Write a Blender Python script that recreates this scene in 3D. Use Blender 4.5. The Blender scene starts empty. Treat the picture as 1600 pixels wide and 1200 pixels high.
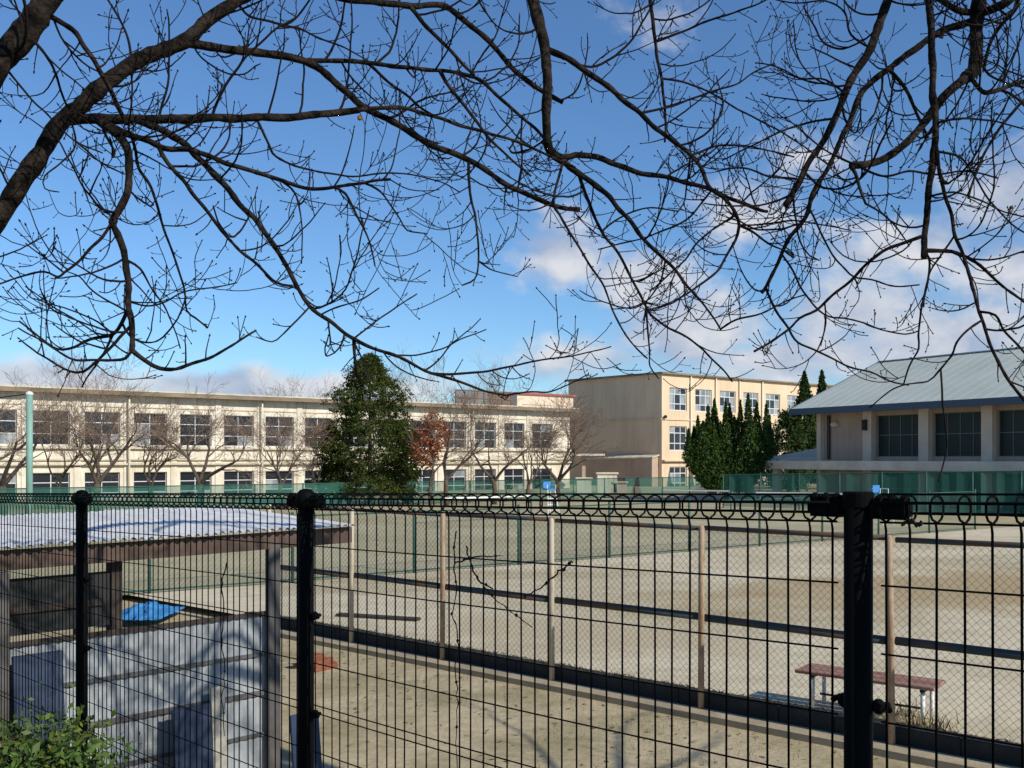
import bpy, bmesh, math, random
from mathutils import Vector, Matrix, noise as mnoise

# ------------------------------------------------------------------ camera / world / sun
sc = bpy.context.scene
COL = sc.collection
F, U0, V0, HC = 1555.0, 800.0, 715.0, 2.8      # focal (px of a 1600 wide frame), horizon row, eye height

cd = bpy.data.cameras.new('camera'); cam = bpy.data.objects.new('camera', cd); COL.objects.link(cam)
cam.location = (0, 0, HC); cam.rotation_euler = (math.radians(90), 0, 0)
cd.sensor_width = 36; cd.lens = 36 * F / 1600; cd.shift_y = (V0 - 600) / 1600
cd.clip_start = 0.05; cd.clip_end = 3000
sc.camera = cam

SUN_AZ, SUN_EL = math.radians(131), math.radians(33)     # azimuth clockwise from +Y
SDIR = Vector((math.sin(SUN_AZ) * math.cos(SUN_EL), math.cos(SUN_AZ) * math.cos(SUN_EL), math.sin(SUN_EL)))
sl = bpy.data.lights.new('sun', 'SUN'); so = bpy.data.objects.new('sun', sl); COL.objects.link(so)
sl.energy = 5.0; sl.angle = math.radians(0.5); sl.color = (1.0, 0.93, 0.80)
so.rotation_euler = SDIR.to_track_quat('Z', 'Y').to_euler(); so.location = SDIR * 60

world = bpy.data.worlds.new('World'); sc.world = world; world.use_nodes = True
vs = sc.view_settings
vs.view_transform = 'Standard'; vs.look = 'None'; vs.gamma = 1.0; vs.exposure = 0.0
vs.use_curve_mapping = False

def pdir(u, v):
    return Vector(((u - U0) / F, 1.0, (V0 - v) / F)).normalized()

def build_world():
    nt = world.node_tree; N = nt.nodes; L = nt.links
    N.clear()
    out = N.new('ShaderNodeOutputWorld'); bg = N.new('ShaderNodeBackground'); L.new(bg.outputs[0], out.inputs[0])
    sky = N.new('ShaderNodeTexSky'); sky.sky_type = 'NISHITA'; sky.sun_disc = False
    sky.sun_elevation = SUN_EL; sky.sun_rotation = SUN_AZ
    sky.air_density = 1.0; sky.dust_density = 0.1; sky.ozone_density = 3.0; sky.altitude = 60
    tc = N.new('ShaderNodeTexCoord')
    def math_(op, a, b=None, c=None):
        n = N.new('ShaderNodeMath'); n.operation = op
        for i, x in enumerate((a, b, c)):
            if x is None: continue
            if isinstance(x, (int, float)): n.inputs[i].default_value = x
            else: L.new(x, n.inputs[i])
        return n.outputs[0]
    def noise_(scale, detail, rough, vec, dist=0.0):
        n = N.new('ShaderNodeTexNoise'); n.inputs['Scale'].default_value = scale
        n.inputs['Detail'].default_value = detail; n.inputs['Roughness'].default_value = rough
        n.inputs['Distortion'].default_value = dist
        L.new(vec, n.inputs['Vector']); return n.outputs[0]
    # stretch the vertical so clouds lie flat
    mp = N.new('ShaderNodeMapping'); mp.inputs['Scale'].default_value = (1, 1, 1.55)
    L.new(tc.outputs['Generated'], mp.inputs[0]); vec = mp.outputs[0]
    n1 = noise_(7.0, 7, 0.60, vec, 0.25); n2 = noise_(22.0, 3, 0.6, vec)
    mp2 = N.new('ShaderNodeMapping'); mp2.inputs['Scale'].default_value = (1, 1, 1.55)
    mp2.inputs['Location'].default_value = (0.02, -0.006, 0.035)
    L.new(tc.outputs['Generated'], mp2.inputs[0]); n1b = noise_(7.0, 3, 0.60, mp2.outputs[0], 0.25)
    blobs = [(880, 400, 100, 66, 1.25), (985, 430, 115, 58, 1.12), (1010, 20, 85, 55, .62), (1170, 330, 110, 60, .95), (1290, 250, 120, 70, .8),
             (1420, 385, 150, 75, .95), (1560, 300, 140, 80, .9), (1560, 420, 130, 80, .9), (1330, 480, 160, 70, .95),
             (1100, 520, 190, 70, 1.0), (1450, 530, 220, 75, 1.0), (900, 560, 190, 50, .9), (1250, 560, 260, 60, 1.0),
             (80, 596, 230, 40, 1.1), (300, 602, 240, 36, 1.0), (520, 608, 220, 32, .95), (700, 600, 150, 40, .8)]
    rng = random.Random(5)
    dirs = [(pdir(u, v), a / F, b / F, s) for u, v, a, b, s in blobs]
    for k in range(16):                                   # the same broken cloud goes on round the rest of the sky
        az = math.radians(rng.uniform(32, 328)); el = math.radians(rng.uniform(2, 26))
        d = Vector((math.sin(az) * math.cos(el), math.cos(az) * math.cos(el), math.sin(el)))
        a = rng.uniform(.1, .2); dirs.append((d, a, a * rng.uniform(.35, .6), rng.uniform(.75, 1)))
    acc = None
    for d, a, b, s in dirs:
        vm = N.new('ShaderNodeVectorMath'); vm.operation = 'SUBTRACT'; L.new(tc.outputs['Generated'], vm.inputs[0]); vm.inputs[1].default_value = d
        vs_ = N.new('ShaderNodeVectorMath'); vs_.operation = 'MULTIPLY'; L.new(vm.outputs[0], vs_.inputs[0]); vs_.inputs[1].default_value = (1 / a, 1 / a, 1 / b)
        ln = N.new('ShaderNodeVectorMath'); ln.operation = 'LENGTH'; L.new(vs_.outputs[0], ln.inputs[0])
        m = N.new('ShaderNodeMapRange'); m.inputs[1].default_value = 0.2; m.inputs[2].default_value = 1.7
        m.inputs[3].default_value = s; m.inputs[4].default_value = 0.0; L.new(ln.outputs['Value'], m.inputs[0])
        acc = m.outputs[0] if acc is None else math_('MAXIMUM', acc, m.outputs[0])
    nn = math_('MULTIPLY_ADD', n2, 0.30, n1)
    den = math_('ADD', acc, math_('MULTIPLY', math_('SUBTRACT', nn, 0.68), 1.75))
    mask = N.new('ShaderNodeMapRange'); mask.interpolation_type = 'SMOOTHSTEP'
    mask.inputs[1].default_value = 0.40; mask.inputs[2].default_value = 0.95; mask.inputs[3].default_value = 0; mask.inputs[4].default_value = 0.92
    L.new(den, mask.inputs[0])
    # cloud tone: bright tops, grey-violet undersides, from the slope of the density
    tone = N.new('ShaderNodeMapRange'); tone.inputs[1].default_value = -0.13; tone.inputs[2].default_value = 0.13
    L.new(math_('SUBTRACT', n1, n1b), tone.inputs[0])
    cr = N.new('ShaderNodeMix'); cr.data_type = 'RGBA'
    cr.inputs[6].default_value = (0.40, 0.47, 0.62, 1); cr.inputs[7].default_value = (0.77, 0.77, 0.79, 1)
    L.new(tone.outputs[0], cr.inputs[0])
    sk = N.new('ShaderNodeMix'); sk.data_type = 'RGBA'; sk.blend_type = 'MULTIPLY'; sk.inputs[0].default_value = 1
    L.new(sky.outputs[0], sk.inputs[6]); sk.inputs[7].default_value = (SKY * .72, SKY * .97, SKY * 1.20, 1)
    mx = N.new('ShaderNodeMix'); mx.data_type = 'RGBA'
    L.new(mask.outputs[0], mx.inputs[0]); L.new(sk.outputs[2], mx.inputs[6]); L.new(cr.outputs[2], mx.inputs[7])
    L.new(mx.outputs[2], bg.inputs[0]); bg.inputs[1].default_value = 1.0
SKY = 0.112
build_world()

# ------------------------------------------------------------------ helpers
def P(u, v, d): return Vector(((u - U0) / F * d, d, HC - (v - V0) / F * d))
def proj(p): return (U0 + F * p[0] / p[1], V0 - F * (p[2] - HC) / p[1]) if p[1] > .05 else (-9999, -9999)

def mat(name, col, rough=0.8, var=0.0, scale=4.0, col2=None, bump=0.0, bscale=None, metal=0.0, spec=0.35, detail=6, island=0.0, stretch=(1, 1, 1), trans=0.0, lo=.35, hi=.65, speck=0.0, sscale=40, streak=0.0):
    m = bpy.data.materials.new(name); m.use_nodes = True
    nt = m.node_tree; N = nt.nodes; L = nt.links; b = N['Principled BSDF']
    b.inputs['Roughness'].default_value = rough; b.inputs['Metallic'].default_value = metal
    b.inputs['Specular IOR Level'].default_value = spec
    c1 = tuple(col) + (1,)
    c2 = (tuple(col2) if col2 else tuple(max(0, c * (1 - var)) for c in col)) + (1,)
    g = N.new('ShaderNodeNewGeometry'); tc = N.new('ShaderNodeTexCoord')
    mp = N.new('ShaderNodeMapping'); mp.inputs['Scale'].default_value = stretch; L.new(tc.outputs['Object'], mp.inputs[0])
    src = None
    if var or col2:
        n = N.new('ShaderNodeTexNoise'); n.inputs['Scale'].default_value = scale; n.inputs['Detail'].default_value = detail; n.inputs['Roughness'].default_value = .62
        L.new(mp.outputs[0], n.inputs['Vector'])
        r = N.new('ShaderNodeMapRange'); r.inputs[1].default_value = lo; r.inputs[2].default_value = hi; L.new(n.outputs[0], r.inputs[0])
        x = N.new('ShaderNodeMix'); x.data_type = 'RGBA'; x.inputs[6].default_value = c1; x.inputs[7].default_value = c2; L.new(r.outputs[0], x.inputs[0])
        src = x.outputs[2]
    if speck and src:
        n3 = N.new('ShaderNodeTexNoise'); n3.inputs['Scale'].default_value = sscale; n3.inputs['Detail'].default_value = 8; n3.inputs['Roughness'].default_value = .75; L.new(tc.outputs['Object'], n3.inputs['Vector'])
        r3 = N.new('ShaderNodeMapRange'); r3.inputs[1].default_value = .3; r3.inputs[2].default_value = .7; r3.inputs[3].default_value = 1 - speck; r3.inputs[4].default_value = 1 + speck * .6; L.new(n3.outputs[0], r3.inputs[0])
        h3 = N.new('ShaderNodeHueSaturation'); L.new(src, h3.inputs['Color']); L.new(r3.outputs[0], h3.inputs['Value']); src = h3.outputs[0]
    if streak and src:
        m4 = N.new('ShaderNodeMapping'); m4.inputs['Scale'].default_value = (2.2, 2.2, .13); L.new(tc.outputs['Object'], m4.inputs[0])
        n4 = N.new('ShaderNodeTexNoise'); n4.inputs['Scale'].default_value = 1.6; n4.inputs['Detail'].default_value = 7; n4.inputs['Roughness'].default_value = .7; L.new(m4.outputs[0], n4.inputs['Vector'])
        r4 = N.new('ShaderNodeMapRange'); r4.inputs[1].default_value = .5; r4.inputs[2].default_value = .75; r4.inputs[3].default_value = 1; r4.inputs[4].default_value = 1 - streak; L.new(n4.outputs[0], r4.inputs[0])
        h4 = N.new('ShaderNodeHueSaturation'); L.new(src, h4.inputs['Color']); L.new(r4.outputs[0], h4.inputs['Value']); src = h4.outputs[0]
    if island:
        h = N.new('ShaderNodeHueSaturation'); 
        if src: L.new(src, h.inputs['Color'])
        else: h.inputs['Color'].default_value = c1
        r2 = N.new('ShaderNodeMapRange'); r2.inputs[3].default_value = 1 - island; r2.inputs[4].default_value = 1 + island
        L.new(g.outputs['Random Per Island'], r2.inputs[0]); L.new(r2.outputs[0], h.inputs['Value']); src = h.outputs[0]
    if src: L.new(src, b.inputs['Base Color'])
    else: b.inputs['Base Color'].default_value = c1
    if bump:
        nb = N.new('ShaderNodeTexNoise'); nb.inputs['Scale'].default_value = bscale or scale * 4; nb.inputs['Detail'].default_value = 5
        L.new(mp.outputs[0], nb.inputs['Vector'])
        bp = N.new('ShaderNodeBump'); bp.inputs['Strength'].default_value = bump; bp.inputs['Distance'].default_value = 0.02
        L.new(nb.outputs[0], bp.inputs['Height']); L.new(bp.outputs[0], b.inputs['Normal'])
    if trans:
        t = N.new('ShaderNodeBsdfTransparent'); ms = N.new('ShaderNodeMixShader'); ms.inputs[0].default_value = trans
        o = N['Material Output']; L.new(b.outputs[0], ms.inputs[1]); L.new(t.outputs[0], ms.inputs[2]); L.new(ms.outputs[0], o.inputs[0])
    return m

class MB:
    def __init__(s): s.v = []; s.f = []
    def quad(s, a, b, c, d):
        n = len(s.v); s.v += [tuple(a), tuple(b), tuple(c), tuple(d)]; s.f.append((n, n + 1, n + 2, n + 3))
    def tri(s, a, b, c):
        n = len(s.v); s.v += [tuple(a), tuple(b), tuple(c)]; s.f.append((n, n + 1, n + 2))
    def box(s, x0, y0, z0, x1, y1, z1):
        n = len(s.v)
        s.v += [(x0, y0, z0), (x1, y0, z0), (x1, y1, z0), (x0, y1, z0), (x0, y0, z1), (x1, y0, z1), (x1, y1, z1), (x0, y1, z1)]
        s.f += [tuple(n + i for i in q) for q in ((0, 3, 2, 1), (4, 5, 6, 7), (0, 1, 5, 4), (1, 2, 6, 5), (2, 3, 7, 6), (3, 0, 4, 7))]
    def beam(s, a, b, w, h, up=Vector((0, 0, 1))):
        a = Vector(a); b = Vector(b); t = (b - a).normalized()
        x = t.cross(up); x = x.normalized() if x.length > 1e-4 else Vector((1, 0, 0)); y = x.cross(t).normalized()
        n = len(s.v)
        for p in (a, b):
            for i, j in ((-1, -1), (1, -1), (1, 1), (-1, 1)): s.v.append(tuple(p + x * i * w / 2 + y * j * h / 2))
        s.f += [tuple(n + i for i in q) for q in ((0, 1, 2, 3), (7, 6, 5, 4), (0, 4, 5, 1), (1, 5, 6, 2), (2, 6, 7, 3), (3, 7, 4, 0))]
    def tube(s, pts, rad, n=6, cap=True):
        pts = [Vector(p) for p in pts]; k = len(pts)
        if k < 2: return
        if isinstance(rad, (int, float)): rad = [rad] * k
        base = len(s.v); t = (pts[1] - pts[0]).normalized()
        x = t.cross(Vector((0.13, 0.2, 1)));
        if x.length < 1e-3: x = t.cross(Vector((1, 0, 0)))
        x.normalize()
        for i in range(k):
            if i == 0: t = pts[1] - pts[0]
            elif i == k - 1: t = pts[-1] - pts[-2]
            else: t = pts[i + 1] - pts[i - 1]
            if t.length < 1e-9: t = Vector((0, 0, 1))
            t.normalize(); x = x - t * x.dot(t)
            if x.length < 1e-6: x = t.orthogonal()
            x.normalize(); y = t.cross(x)
            for j in range(n):
                a = 2 * math.pi * j / n
                s.v.append(tuple(pts[i] + (x * math.cos(a) + y * math.sin(a)) * rad[i]))
        for i in range(k - 1):
            for j in range(n):
                j2 = (j + 1) % n
                s.f.append((base + i * n + j, base + i * n + j2, base + (i + 1) * n + j2, base + (i + 1) * n + j))
        if cap:
            s.f.append(tuple(base + j for j in reversed(range(n)))); s.f.append(tuple(base + (k - 1) * n + j for j in range(n)))
    def lathe(s, c, prof, n=12, axis='z'):
        base = len(s.v)
        for r, h in prof:
            for j in range(n):
                a = 2 * math.pi * j / n; s.v.append((c[0] + r * math.cos(a), c[1] + r * math.sin(a), c[2] + h))
        for i in range(len(prof) - 1):
            for j in range(n):
                j2 = (j + 1) % n; s.f.append((base + i * n + j, base + i * n + j2, base + (i + 1) * n + j2, base + (i + 1) * n + j))
        s.f.append(tuple(base + j for j in reversed(range(n)))); s.f.append(tuple(base + (len(prof) - 1) * n + j for j in range(n)))
    def mesh(s, name, m, smooth=False):
        me = bpy.data.meshes.new(name); me.from_pydata(s.v, [], s.f); me.materials.append(m)
        if smooth: me.polygons.foreach_set('use_smooth', [True] * len(me.polygons))
        me.update(); return me
    def build(s, name, m, parent=None, smooth=False, bevel=0.0):
        me = s.mesh(name, m, smooth)
        if bevel:
            bm = bmesh.new(); bm.from_mesh(me); bmesh.ops.bevel(bm, geom=list(bm.edges), offset=bevel, segments=1, affect='EDGES'); bm.to_mesh(me); bm.free()
        return link(name, me, parent)

def link(name, me, parent=None, loc=None):
    o = bpy.data.objects.new(name, me); COL.objects.link(o)
    if parent: o.parent = parent
    if loc is not None: o.location = loc
    return o
def tag(o, label=None, cat=None, group=None, kind=None):
    if label: o['label'] = label
    if cat: o['category'] = cat
    if group: o['group'] = group
    if kind: o['kind'] = kind
    return o
def thing(name, label, cat, loc=(0, 0, 0), rz=0.0, group=None):
    o = bpy.data.objects.new(name, None); COL.objects.link(o); o.location = loc; o.rotation_euler = (0, 0, rz)
    o.empty_display_size = .2
    return tag(o, label, cat, group)
def copy_tree(o, parent=None):
    c = o.copy(); COL.objects.link(c); c.parent = parent
    for ch in list(o.children): copy_tree(ch, c)
    return c

# ------------------------------------------------------------------ materials
M = {}
M['yard'] = mat('yard_dirt', (0.45, 0.37, 0.235), .95, col2=(0.29, 0.24, 0.13), scale=.8, bump=.45, bscale=18, detail=9, lo=.42, hi=.66, speck=.3, sscale=6)
M['court'] = mat('court_sand', (0.58, 0.505, 0.36), .95, col2=(0.36, 0.295, 0.165), scale=.13, bump=.3, bscale=22, detail=9, lo=.43, hi=.64, stretch=(.7, 1.3, 1), speck=.22, sscale=3.5)
def stain(m, centre, rad, rot, col):
    nt = m.node_tree; N = nt.nodes; L = nt.links; b = N['Principled BSDF']; src = b.inputs['Base Color'].links[0].from_socket
    tc = N.new('ShaderNodeTexCoord'); mp = N.new('ShaderNodeMapping'); mp.vector_type = 'TEXTURE'; mp.inputs['Location'].default_value = centre; mp.inputs['Rotation'].default_value = (0, 0, rot); mp.inputs['Scale'].default_value = rad
    L.new(tc.outputs['Object'], mp.inputs[0]); ln = N.new('ShaderNodeVectorMath'); ln.operation = 'LENGTH'; L.new(mp.outputs[0], ln.inputs[0])
    n = N.new('ShaderNodeTexNoise'); n.inputs['Scale'].default_value = .55; n.inputs['Detail'].default_value = 8; L.new(tc.outputs['Object'], n.inputs['Vector'])
    ad = N.new('ShaderNodeMath'); ad.operation = 'MULTIPLY_ADD'; ad.inputs[1].default_value = 1.3; L.new(n.outputs[0], ad.inputs[0]); L.new(ln.outputs['Value'], ad.inputs[2])
    r = N.new('ShaderNodeMapRange'); r.interpolation_type = 'SMOOTHSTEP'; r.inputs[1].default_value = 1.1; r.inputs[2].default_value = 1.8; r.inputs[3].default_value = .8; r.inputs[4].default_value = 0; L.new(ad.outputs[0], r.inputs[0])
    x = N.new('ShaderNodeMix'); x.data_type = 'RGBA'; L.new(r.outputs[0], x.inputs[0]); L.new(src, x.inputs[6]); x.inputs[7].default_value = tuple(col) + (1,); L.new(x.outputs[2], b.inputs['Base Color'])
stain(M['court'], (10.5, 20.6, 0), (8.5, 3.6, 5), .25, (0.33, 0.235, 0.11))
stain(M['court'], (1.0, 15.5, 0), (3.0, 1.2, 5), -.6, (0.45, 0.37, 0.24))
M['faryard'] = mat('far_yard', (0.46, 0.395, 0.255), .95, col2=(0.33, 0.285, 0.16), scale=.12, detail=9, lo=.4, hi=.62, speck=.2, sscale=2)
M['bank'] = mat('bank_soil', (0.12, 0.09, 0.05), .95, col2=(0.07, 0.08, 0.03), scale=2.2, bump=.5, bscale=14)
M['kerb'] = mat('dark_kerb', (0.03, 0.03, 0.027), .95, col2=(0.085, 0.078, 0.066), scale=2.2, bump=.4, bscale=18, lo=.45, hi=.75)  # near-black base with slightly paler random patches
M['concrete'] = mat('concrete', (0.34, 0.31, 0.26), .9, var=.35, scale=3, bump=.25, bscale=25)
M['footing'] = mat('footing_concrete', (0.40, 0.33, 0.22), .95, var=.3, scale=2.5, bump=.3, bscale=25)
M['black'] = mat('fence_paint', (0.0035, 0.004, 0.004), .6, spec=.04)
M['rust'] = mat('rusty_post', (0.40, 0.32, 0.23), .85, col2=(0.25, 0.14, 0.08), scale=5, bump=.2, stretch=(3, 3, 1))
M['pale_post'] = mat('pale_post', (0.46, 0.40, 0.31), .8, col2=(0.30, 0.17, 0.09), scale=4, lo=.5, hi=.75, stretch=(3, 3, 1))
M['rail'] = mat('rail_paint', (0.032, 0.05, 0.054), .8, col2=(0.11, 0.06, 0.04), scale=1.6, lo=.45, hi=.6)
M['link'] = mat('link_wire', (0.12, 0.13, 0.11), .6, spec=.2)
M['green'] = mat('green_paint', (0.025, 0.095, 0.075), .6, var=.3, scale=3)
M['greenwire'] = mat('green_wire', (0.09, 0.16, 0.12), .6)
M['net'] = mat('green_net', (0.03, 0.13, 0.10), .95, col2=(0.05, 0.165, 0.13), scale=.7, trans=.42, spec=.1)
M['wall'] = mat('cream_wall', (0.72, 0.66, 0.55), .9, col2=(0.53, 0.47, 0.37), scale=.9, bump=.06, bscale=6, detail=10, stretch=(1, 1, .3), lo=.42, hi=.75, speck=.16, sscale=2.2, streak=.4)
M['wall2'] = mat('block_wall', (0.72, 0.555, 0.385), .9, col2=(0.60, 0.455, 0.31), scale=.35, detail=8, stretch=(1, 1, .5), streak=.22)
M['roofedge'] = mat('roof_edge', (0.13, 0.10, 0.075), .9, col2=(0.27, 0.22, 0.16), scale=1.2, stretch=(.3, 1, 1))
M['coping'] = mat('coping', (0.62, 0.55, 0.42), .9, var=.3, scale=1.0)
M['frame'] = mat('window_frame', (0.62, 0.63, 0.64), .45, metal=.2)
M['glass'] = mat('window_glass', (0.018, 0.022, 0.03), .12, spec=.5)
M['glass2'] = mat('curtained_glass', (0.34, 0.36, 0.36), .25, col2=(0.16, 0.18, 0.20), scale=1.3, spec=.5, lo=.45, hi=.6, stretch=(1, 1, .2))
M['gymglass'] = mat('gym_glass', (0.02, 0.03, 0.028), .35, spec=.25)
M['gymframe'] = mat('gym_frame', (0.16, 0.18, 0.17), .6)
M['pipe'] = mat('downpipe', (0.68, 0.62, 0.50), .6)
M['gymwall'] = mat('gym_wall', (0.46, 0.35, 0.27), .9, var=.15, scale=.6, streak=.25)
M['gymcol'] = mat('gym_column', (0.66, 0.54, 0.42), .9, var=.15, scale=.8)
M['gymband'] = mat('gym_band', (0.74, 0.63, 0.50), .9, col2=(.56, .47, .37), scale=.9)
M['gymroof'] = mat('gym_roof', (0.47, 0.505, 0.46), .8, col2=(0.40, 0.44, 0.40), scale=.4, metal=.0)
M['fascia'] = mat('gym_fascia', (0.055, 0.085, 0.13), .6)
M['corr'] = mat('galvanised_sheet', (0.80, 0.80, 0.79), .7, col2=(0.60, 0.60, 0.60), scale=1.4, metal=.0, spec=.12, speck=.25, sscale=9, detail=8)
M['corrwall'] = mat('painted_sheet', (0.37, 0.395, 0.41), .75, col2=(0.23, 0.25, 0.28), scale=1.2, metal=.0, spec=.12, speck=.2, sscale=8, detail=8, stretch=(1, 1, .35))
M['darkwood'] = mat('dark_timber', (0.055, 0.042, 0.035), .85, var=.4, scale=5, stretch=(1, 1, .2), bump=.2)
M['fasciawood'] = mat('brown_board', (0.11, 0.075, 0.06), .85, var=.4, scale=3, bump=.2)
M['darksheet'] = mat('dark_sheet', (0.022, 0.024, 0.024), .8)
M['greypost'] = mat('grey_post', (0.10, 0.095, 0.095), .8, var=.3, scale=5)
M['navy'] = mat('navy_board', (0.022, 0.04, 0.085), .6, var=.3, scale=3)
M['tarp'] = mat('blue_tarp', (0.05, 0.25, 0.56), .6, var=.35, scale=4, bump=.4, bscale=9)
M['brick'] = mat('red_brick', (0.28, 0.10, 0.055), .9, var=.4, scale=12)
M['bench'] = mat('bench_red', (0.20, 0.085, 0.065), .8, col2=(0.33, 0.20, 0.15), scale=7, stretch=(.25, 1, 1))
M['white'] = mat('white_paint', (0.74, 0.74, 0.70), .6, var=.15, scale=5)
M['blue'] = mat('blue_paint', (0.04, 0.22, 0.55), .5)
M['polegreen'] = mat('pale_green_pole', (0.20, 0.36, 0.31), .6, var=.2, scale=2)
M['litter'] = mat('dead_litter', (0.03, 0.026, 0.02), .95, island=.5)
M['drygrass'] = mat('dry_grass', (0.20, 0.16, 0.075), .95, island=.4)
M['weed'] = mat('weed_leaf', (0.10, 0.13, 0.04), .9, island=.45)
M['bush'] = mat('bush_leaf', (0.05, 0.092, 0.014), .6, col2=(0.22, 0.16, 0.02), scale=3.2, island=.45, lo=.56, hi=.8)
M['bark'] = mat('cherry_bark', (0.036, 0.027, 0.022), .95, col2=(0.007, 0.006, 0.005), scale=11, bump=1.0, bscale=40, detail=8, spec=.1, lo=.40, hi=.58, speck=.5, sscale=38)
M['twig'] = mat('twig_bark', (0.017, 0.012, 0.011), .95, col2=(0.008, 0.006, 0.006), scale=20, spec=.15)
M['cut'] = mat('cut_wood', (0.30, 0.12, 0.03), .9, var=.3, scale=30)
M['farbark'] = mat('grey_bark', (0.11, 0.085, 0.065), .95, var=.4, scale=6)
M['fartwig'] = mat('far_twig', (0.19, 0.135, 0.10), .95)
M['conifer'] = mat('conifer_leaf', (0.028, 0.045, 0.013), 1, col2=(0.066, 0.078, 0.02), scale=.8, island=.4, spec=.0)
M['conifer2'] = mat('juniper_leaf', (0.050, 0.088, 0.022), 1, col2=(0.026, 0.050, 0.013), scale=1.2, island=.3, spec=.0)
M['conifer3'] = mat('cypress_leaf', (0.034, 0.056, 0.018), 1, island=.35, spec=.0)
M['orange'] = mat('orange_leaf', (0.26, 0.07, 0.02), 1, island=.5)
M['stem'] = mat('dead_stem', (0.02, 0.014, 0.01), .9)
M['palewood'] = mat('pale_wood', (0.42, 0.40, 0.34), .85, var=.3, scale=6)
M['pinkroof'] = mat('roof_house', (0.70, 0.56, 0.44), .9, var=.1, scale=1)
M['redtrim'] = mat('red_trim', (0.35, 0.10, 0.08), .8)
M['brownnet'] = mat('brown_net', (0.17, 0.12, 0.09), .95, trans=.25)
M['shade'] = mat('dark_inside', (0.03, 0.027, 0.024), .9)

# ------------------------------------------------------------------ ground
def sheet(name, pts, m, z):
    b = MB(); b.v = [(x, y, z) for x, y in pts]; b.f = [tuple(range(len(pts)))]
    return tag(b.build(name, m), kind='structure')
sheet('yard_ground', [(-900, -300), (900, -300), (900, 1500), (-900, 1500)], M['yard'], 0.0)
CDIR = Vector((-1.148, 1, 0)).normalized(); CN = Vector((CDIR.y, -CDIR.x, 0))      # along the chain-link fence, towards the court
if CN.y < 0: CN = -CN
C0 = Vector((14.6 - 1.148 * 9.53, 9.53, 0))        # foot of the post right of the bench
COURT = 0.12
def cpt(s, t=0.0, z=0.0): return C0 + CDIR * s + CN * t + Vector((0, 0, z))
pa, pb = cpt(-120, .14), cpt(500, .14)
sheet('court_ground', [pa.xy[:], (900, -250), (900, 1500), pb.xy[:]], M['court'], COURT)

ga, gb = Vector((-9.6, 17.9)) - Vector((1.4, 1)) * 60, Vector((-9.6, 17.9)) + Vector((1.4, 1)) * 500
sheet('far_yard_ground', [ga[:], gb[:], (gb.x, 1400), (-850, 1400), (-850, ga.y)], M['faryard'], COURT + .005)
# embankment on this side, following the wire fence
NDIR = Vector((-.965, 1, -.0354)); NDIR /= NDIR.xy.length; NF = Vector((NDIR.y, -NDIR.x, 0)).normalized()
N0 = Vector((2.58 - .965 * 1.965, 1.965, 2.733))      # top of the nearest post
if NF.y < 0: NF = -NF
prof = [(-14, -1.50), (-3, -1.50), (-1.2, -1.48), (-.4, -1.47), (.1, -1.47), (.35, -1.55), (1.0, -2.05), (1.7, -2.55), (2.3, None)]
bk = MB(); ss = [x * 1.0 for x in range(-16, 30)]
rr = random.Random(2)
for s_ in ss:
    for t_, h in prof:
        p = N0 + NDIR * s_ + NF * t_; z = -.02 if h is None else p.z + h + rr.uniform(-.03, .03)
        bk.v.append((p.x, p.y, max(z, -.02)))
k = len(prof)
for i in range(len(ss) - 1):
    for j in range(k - 1): bk.f.append((i * k + j, i * k + j + 1, (i + 1) * k + j + 1, (i + 1) * k + j))
tag(bk.build('embankment', M['bank'], smooth=True), kind='structure')

# kerb under the chain-link fence, block by block
kerb = MB(); kerb.beam(cpt(-6, -.17, .025), cpt(11, -.17, .025), .26, .09); ko = tag(kerb.build('kerb', M['footing']), kind='structure')
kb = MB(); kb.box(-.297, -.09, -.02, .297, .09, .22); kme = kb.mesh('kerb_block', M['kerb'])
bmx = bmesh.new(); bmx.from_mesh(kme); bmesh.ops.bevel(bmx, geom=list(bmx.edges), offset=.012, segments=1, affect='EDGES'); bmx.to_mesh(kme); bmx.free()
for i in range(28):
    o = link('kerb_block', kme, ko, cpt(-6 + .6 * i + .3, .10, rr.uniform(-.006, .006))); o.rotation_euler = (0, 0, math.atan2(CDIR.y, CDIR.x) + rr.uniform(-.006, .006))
sp_ = []
lt2 = MB(); rl = random.Random(12)
for i in range(5200):
    s_ = rl.uniform(-6, 10.6); t_ = rl.gauss(.14, .07); z = .22 if .01 < t_ < .19 else (COURT if t_ >= .19 else .0); q = cpt(s_, t_, z + rl.uniform(0, .012))
    if t_ < -.03: continue
    a = Vector((rl.gauss(0, 1), rl.gauss(0, 1), rl.gauss(0, .5))).normalized() * rl.uniform(.015, .05); c_ = Vector((rl.gauss(0, 1), rl.gauss(0, 1), rl.gauss(0, .5) + .3)).normalized() * rl.uniform(.006, .016)
    lt2.tri(q - a, q + a, q + c_)
tag(lt2.build('leaf_litter', M['litter']), 'dark dead leaf litter lying along the dark kerb', 'litter', kind='stuff')
fl = MB()
for i in range(420):
    s_ = rl.uniform(-5, 10); t_ = -.35 - abs(rl.gauss(0, 1.7)); q = cpt(s_, t_, .006 + rl.random() * .01); a = rl.uniform(0, 6.28); L0 = rl.uniform(.02, .045)
    x = Vector((math.cos(a), math.sin(a), rl.gauss(0, .2))) * L0; y = Vector((-math.sin(a), math.cos(a), rl.gauss(0, .2))) * L0 * .45; fl.quad(q - x, q + y, q + x, q - y)
tag(fl.build('fallen_leaves', M['drygrass']), 'scattered brown fallen leaves on the dirt strip', 'leaves', kind='stuff')
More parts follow.
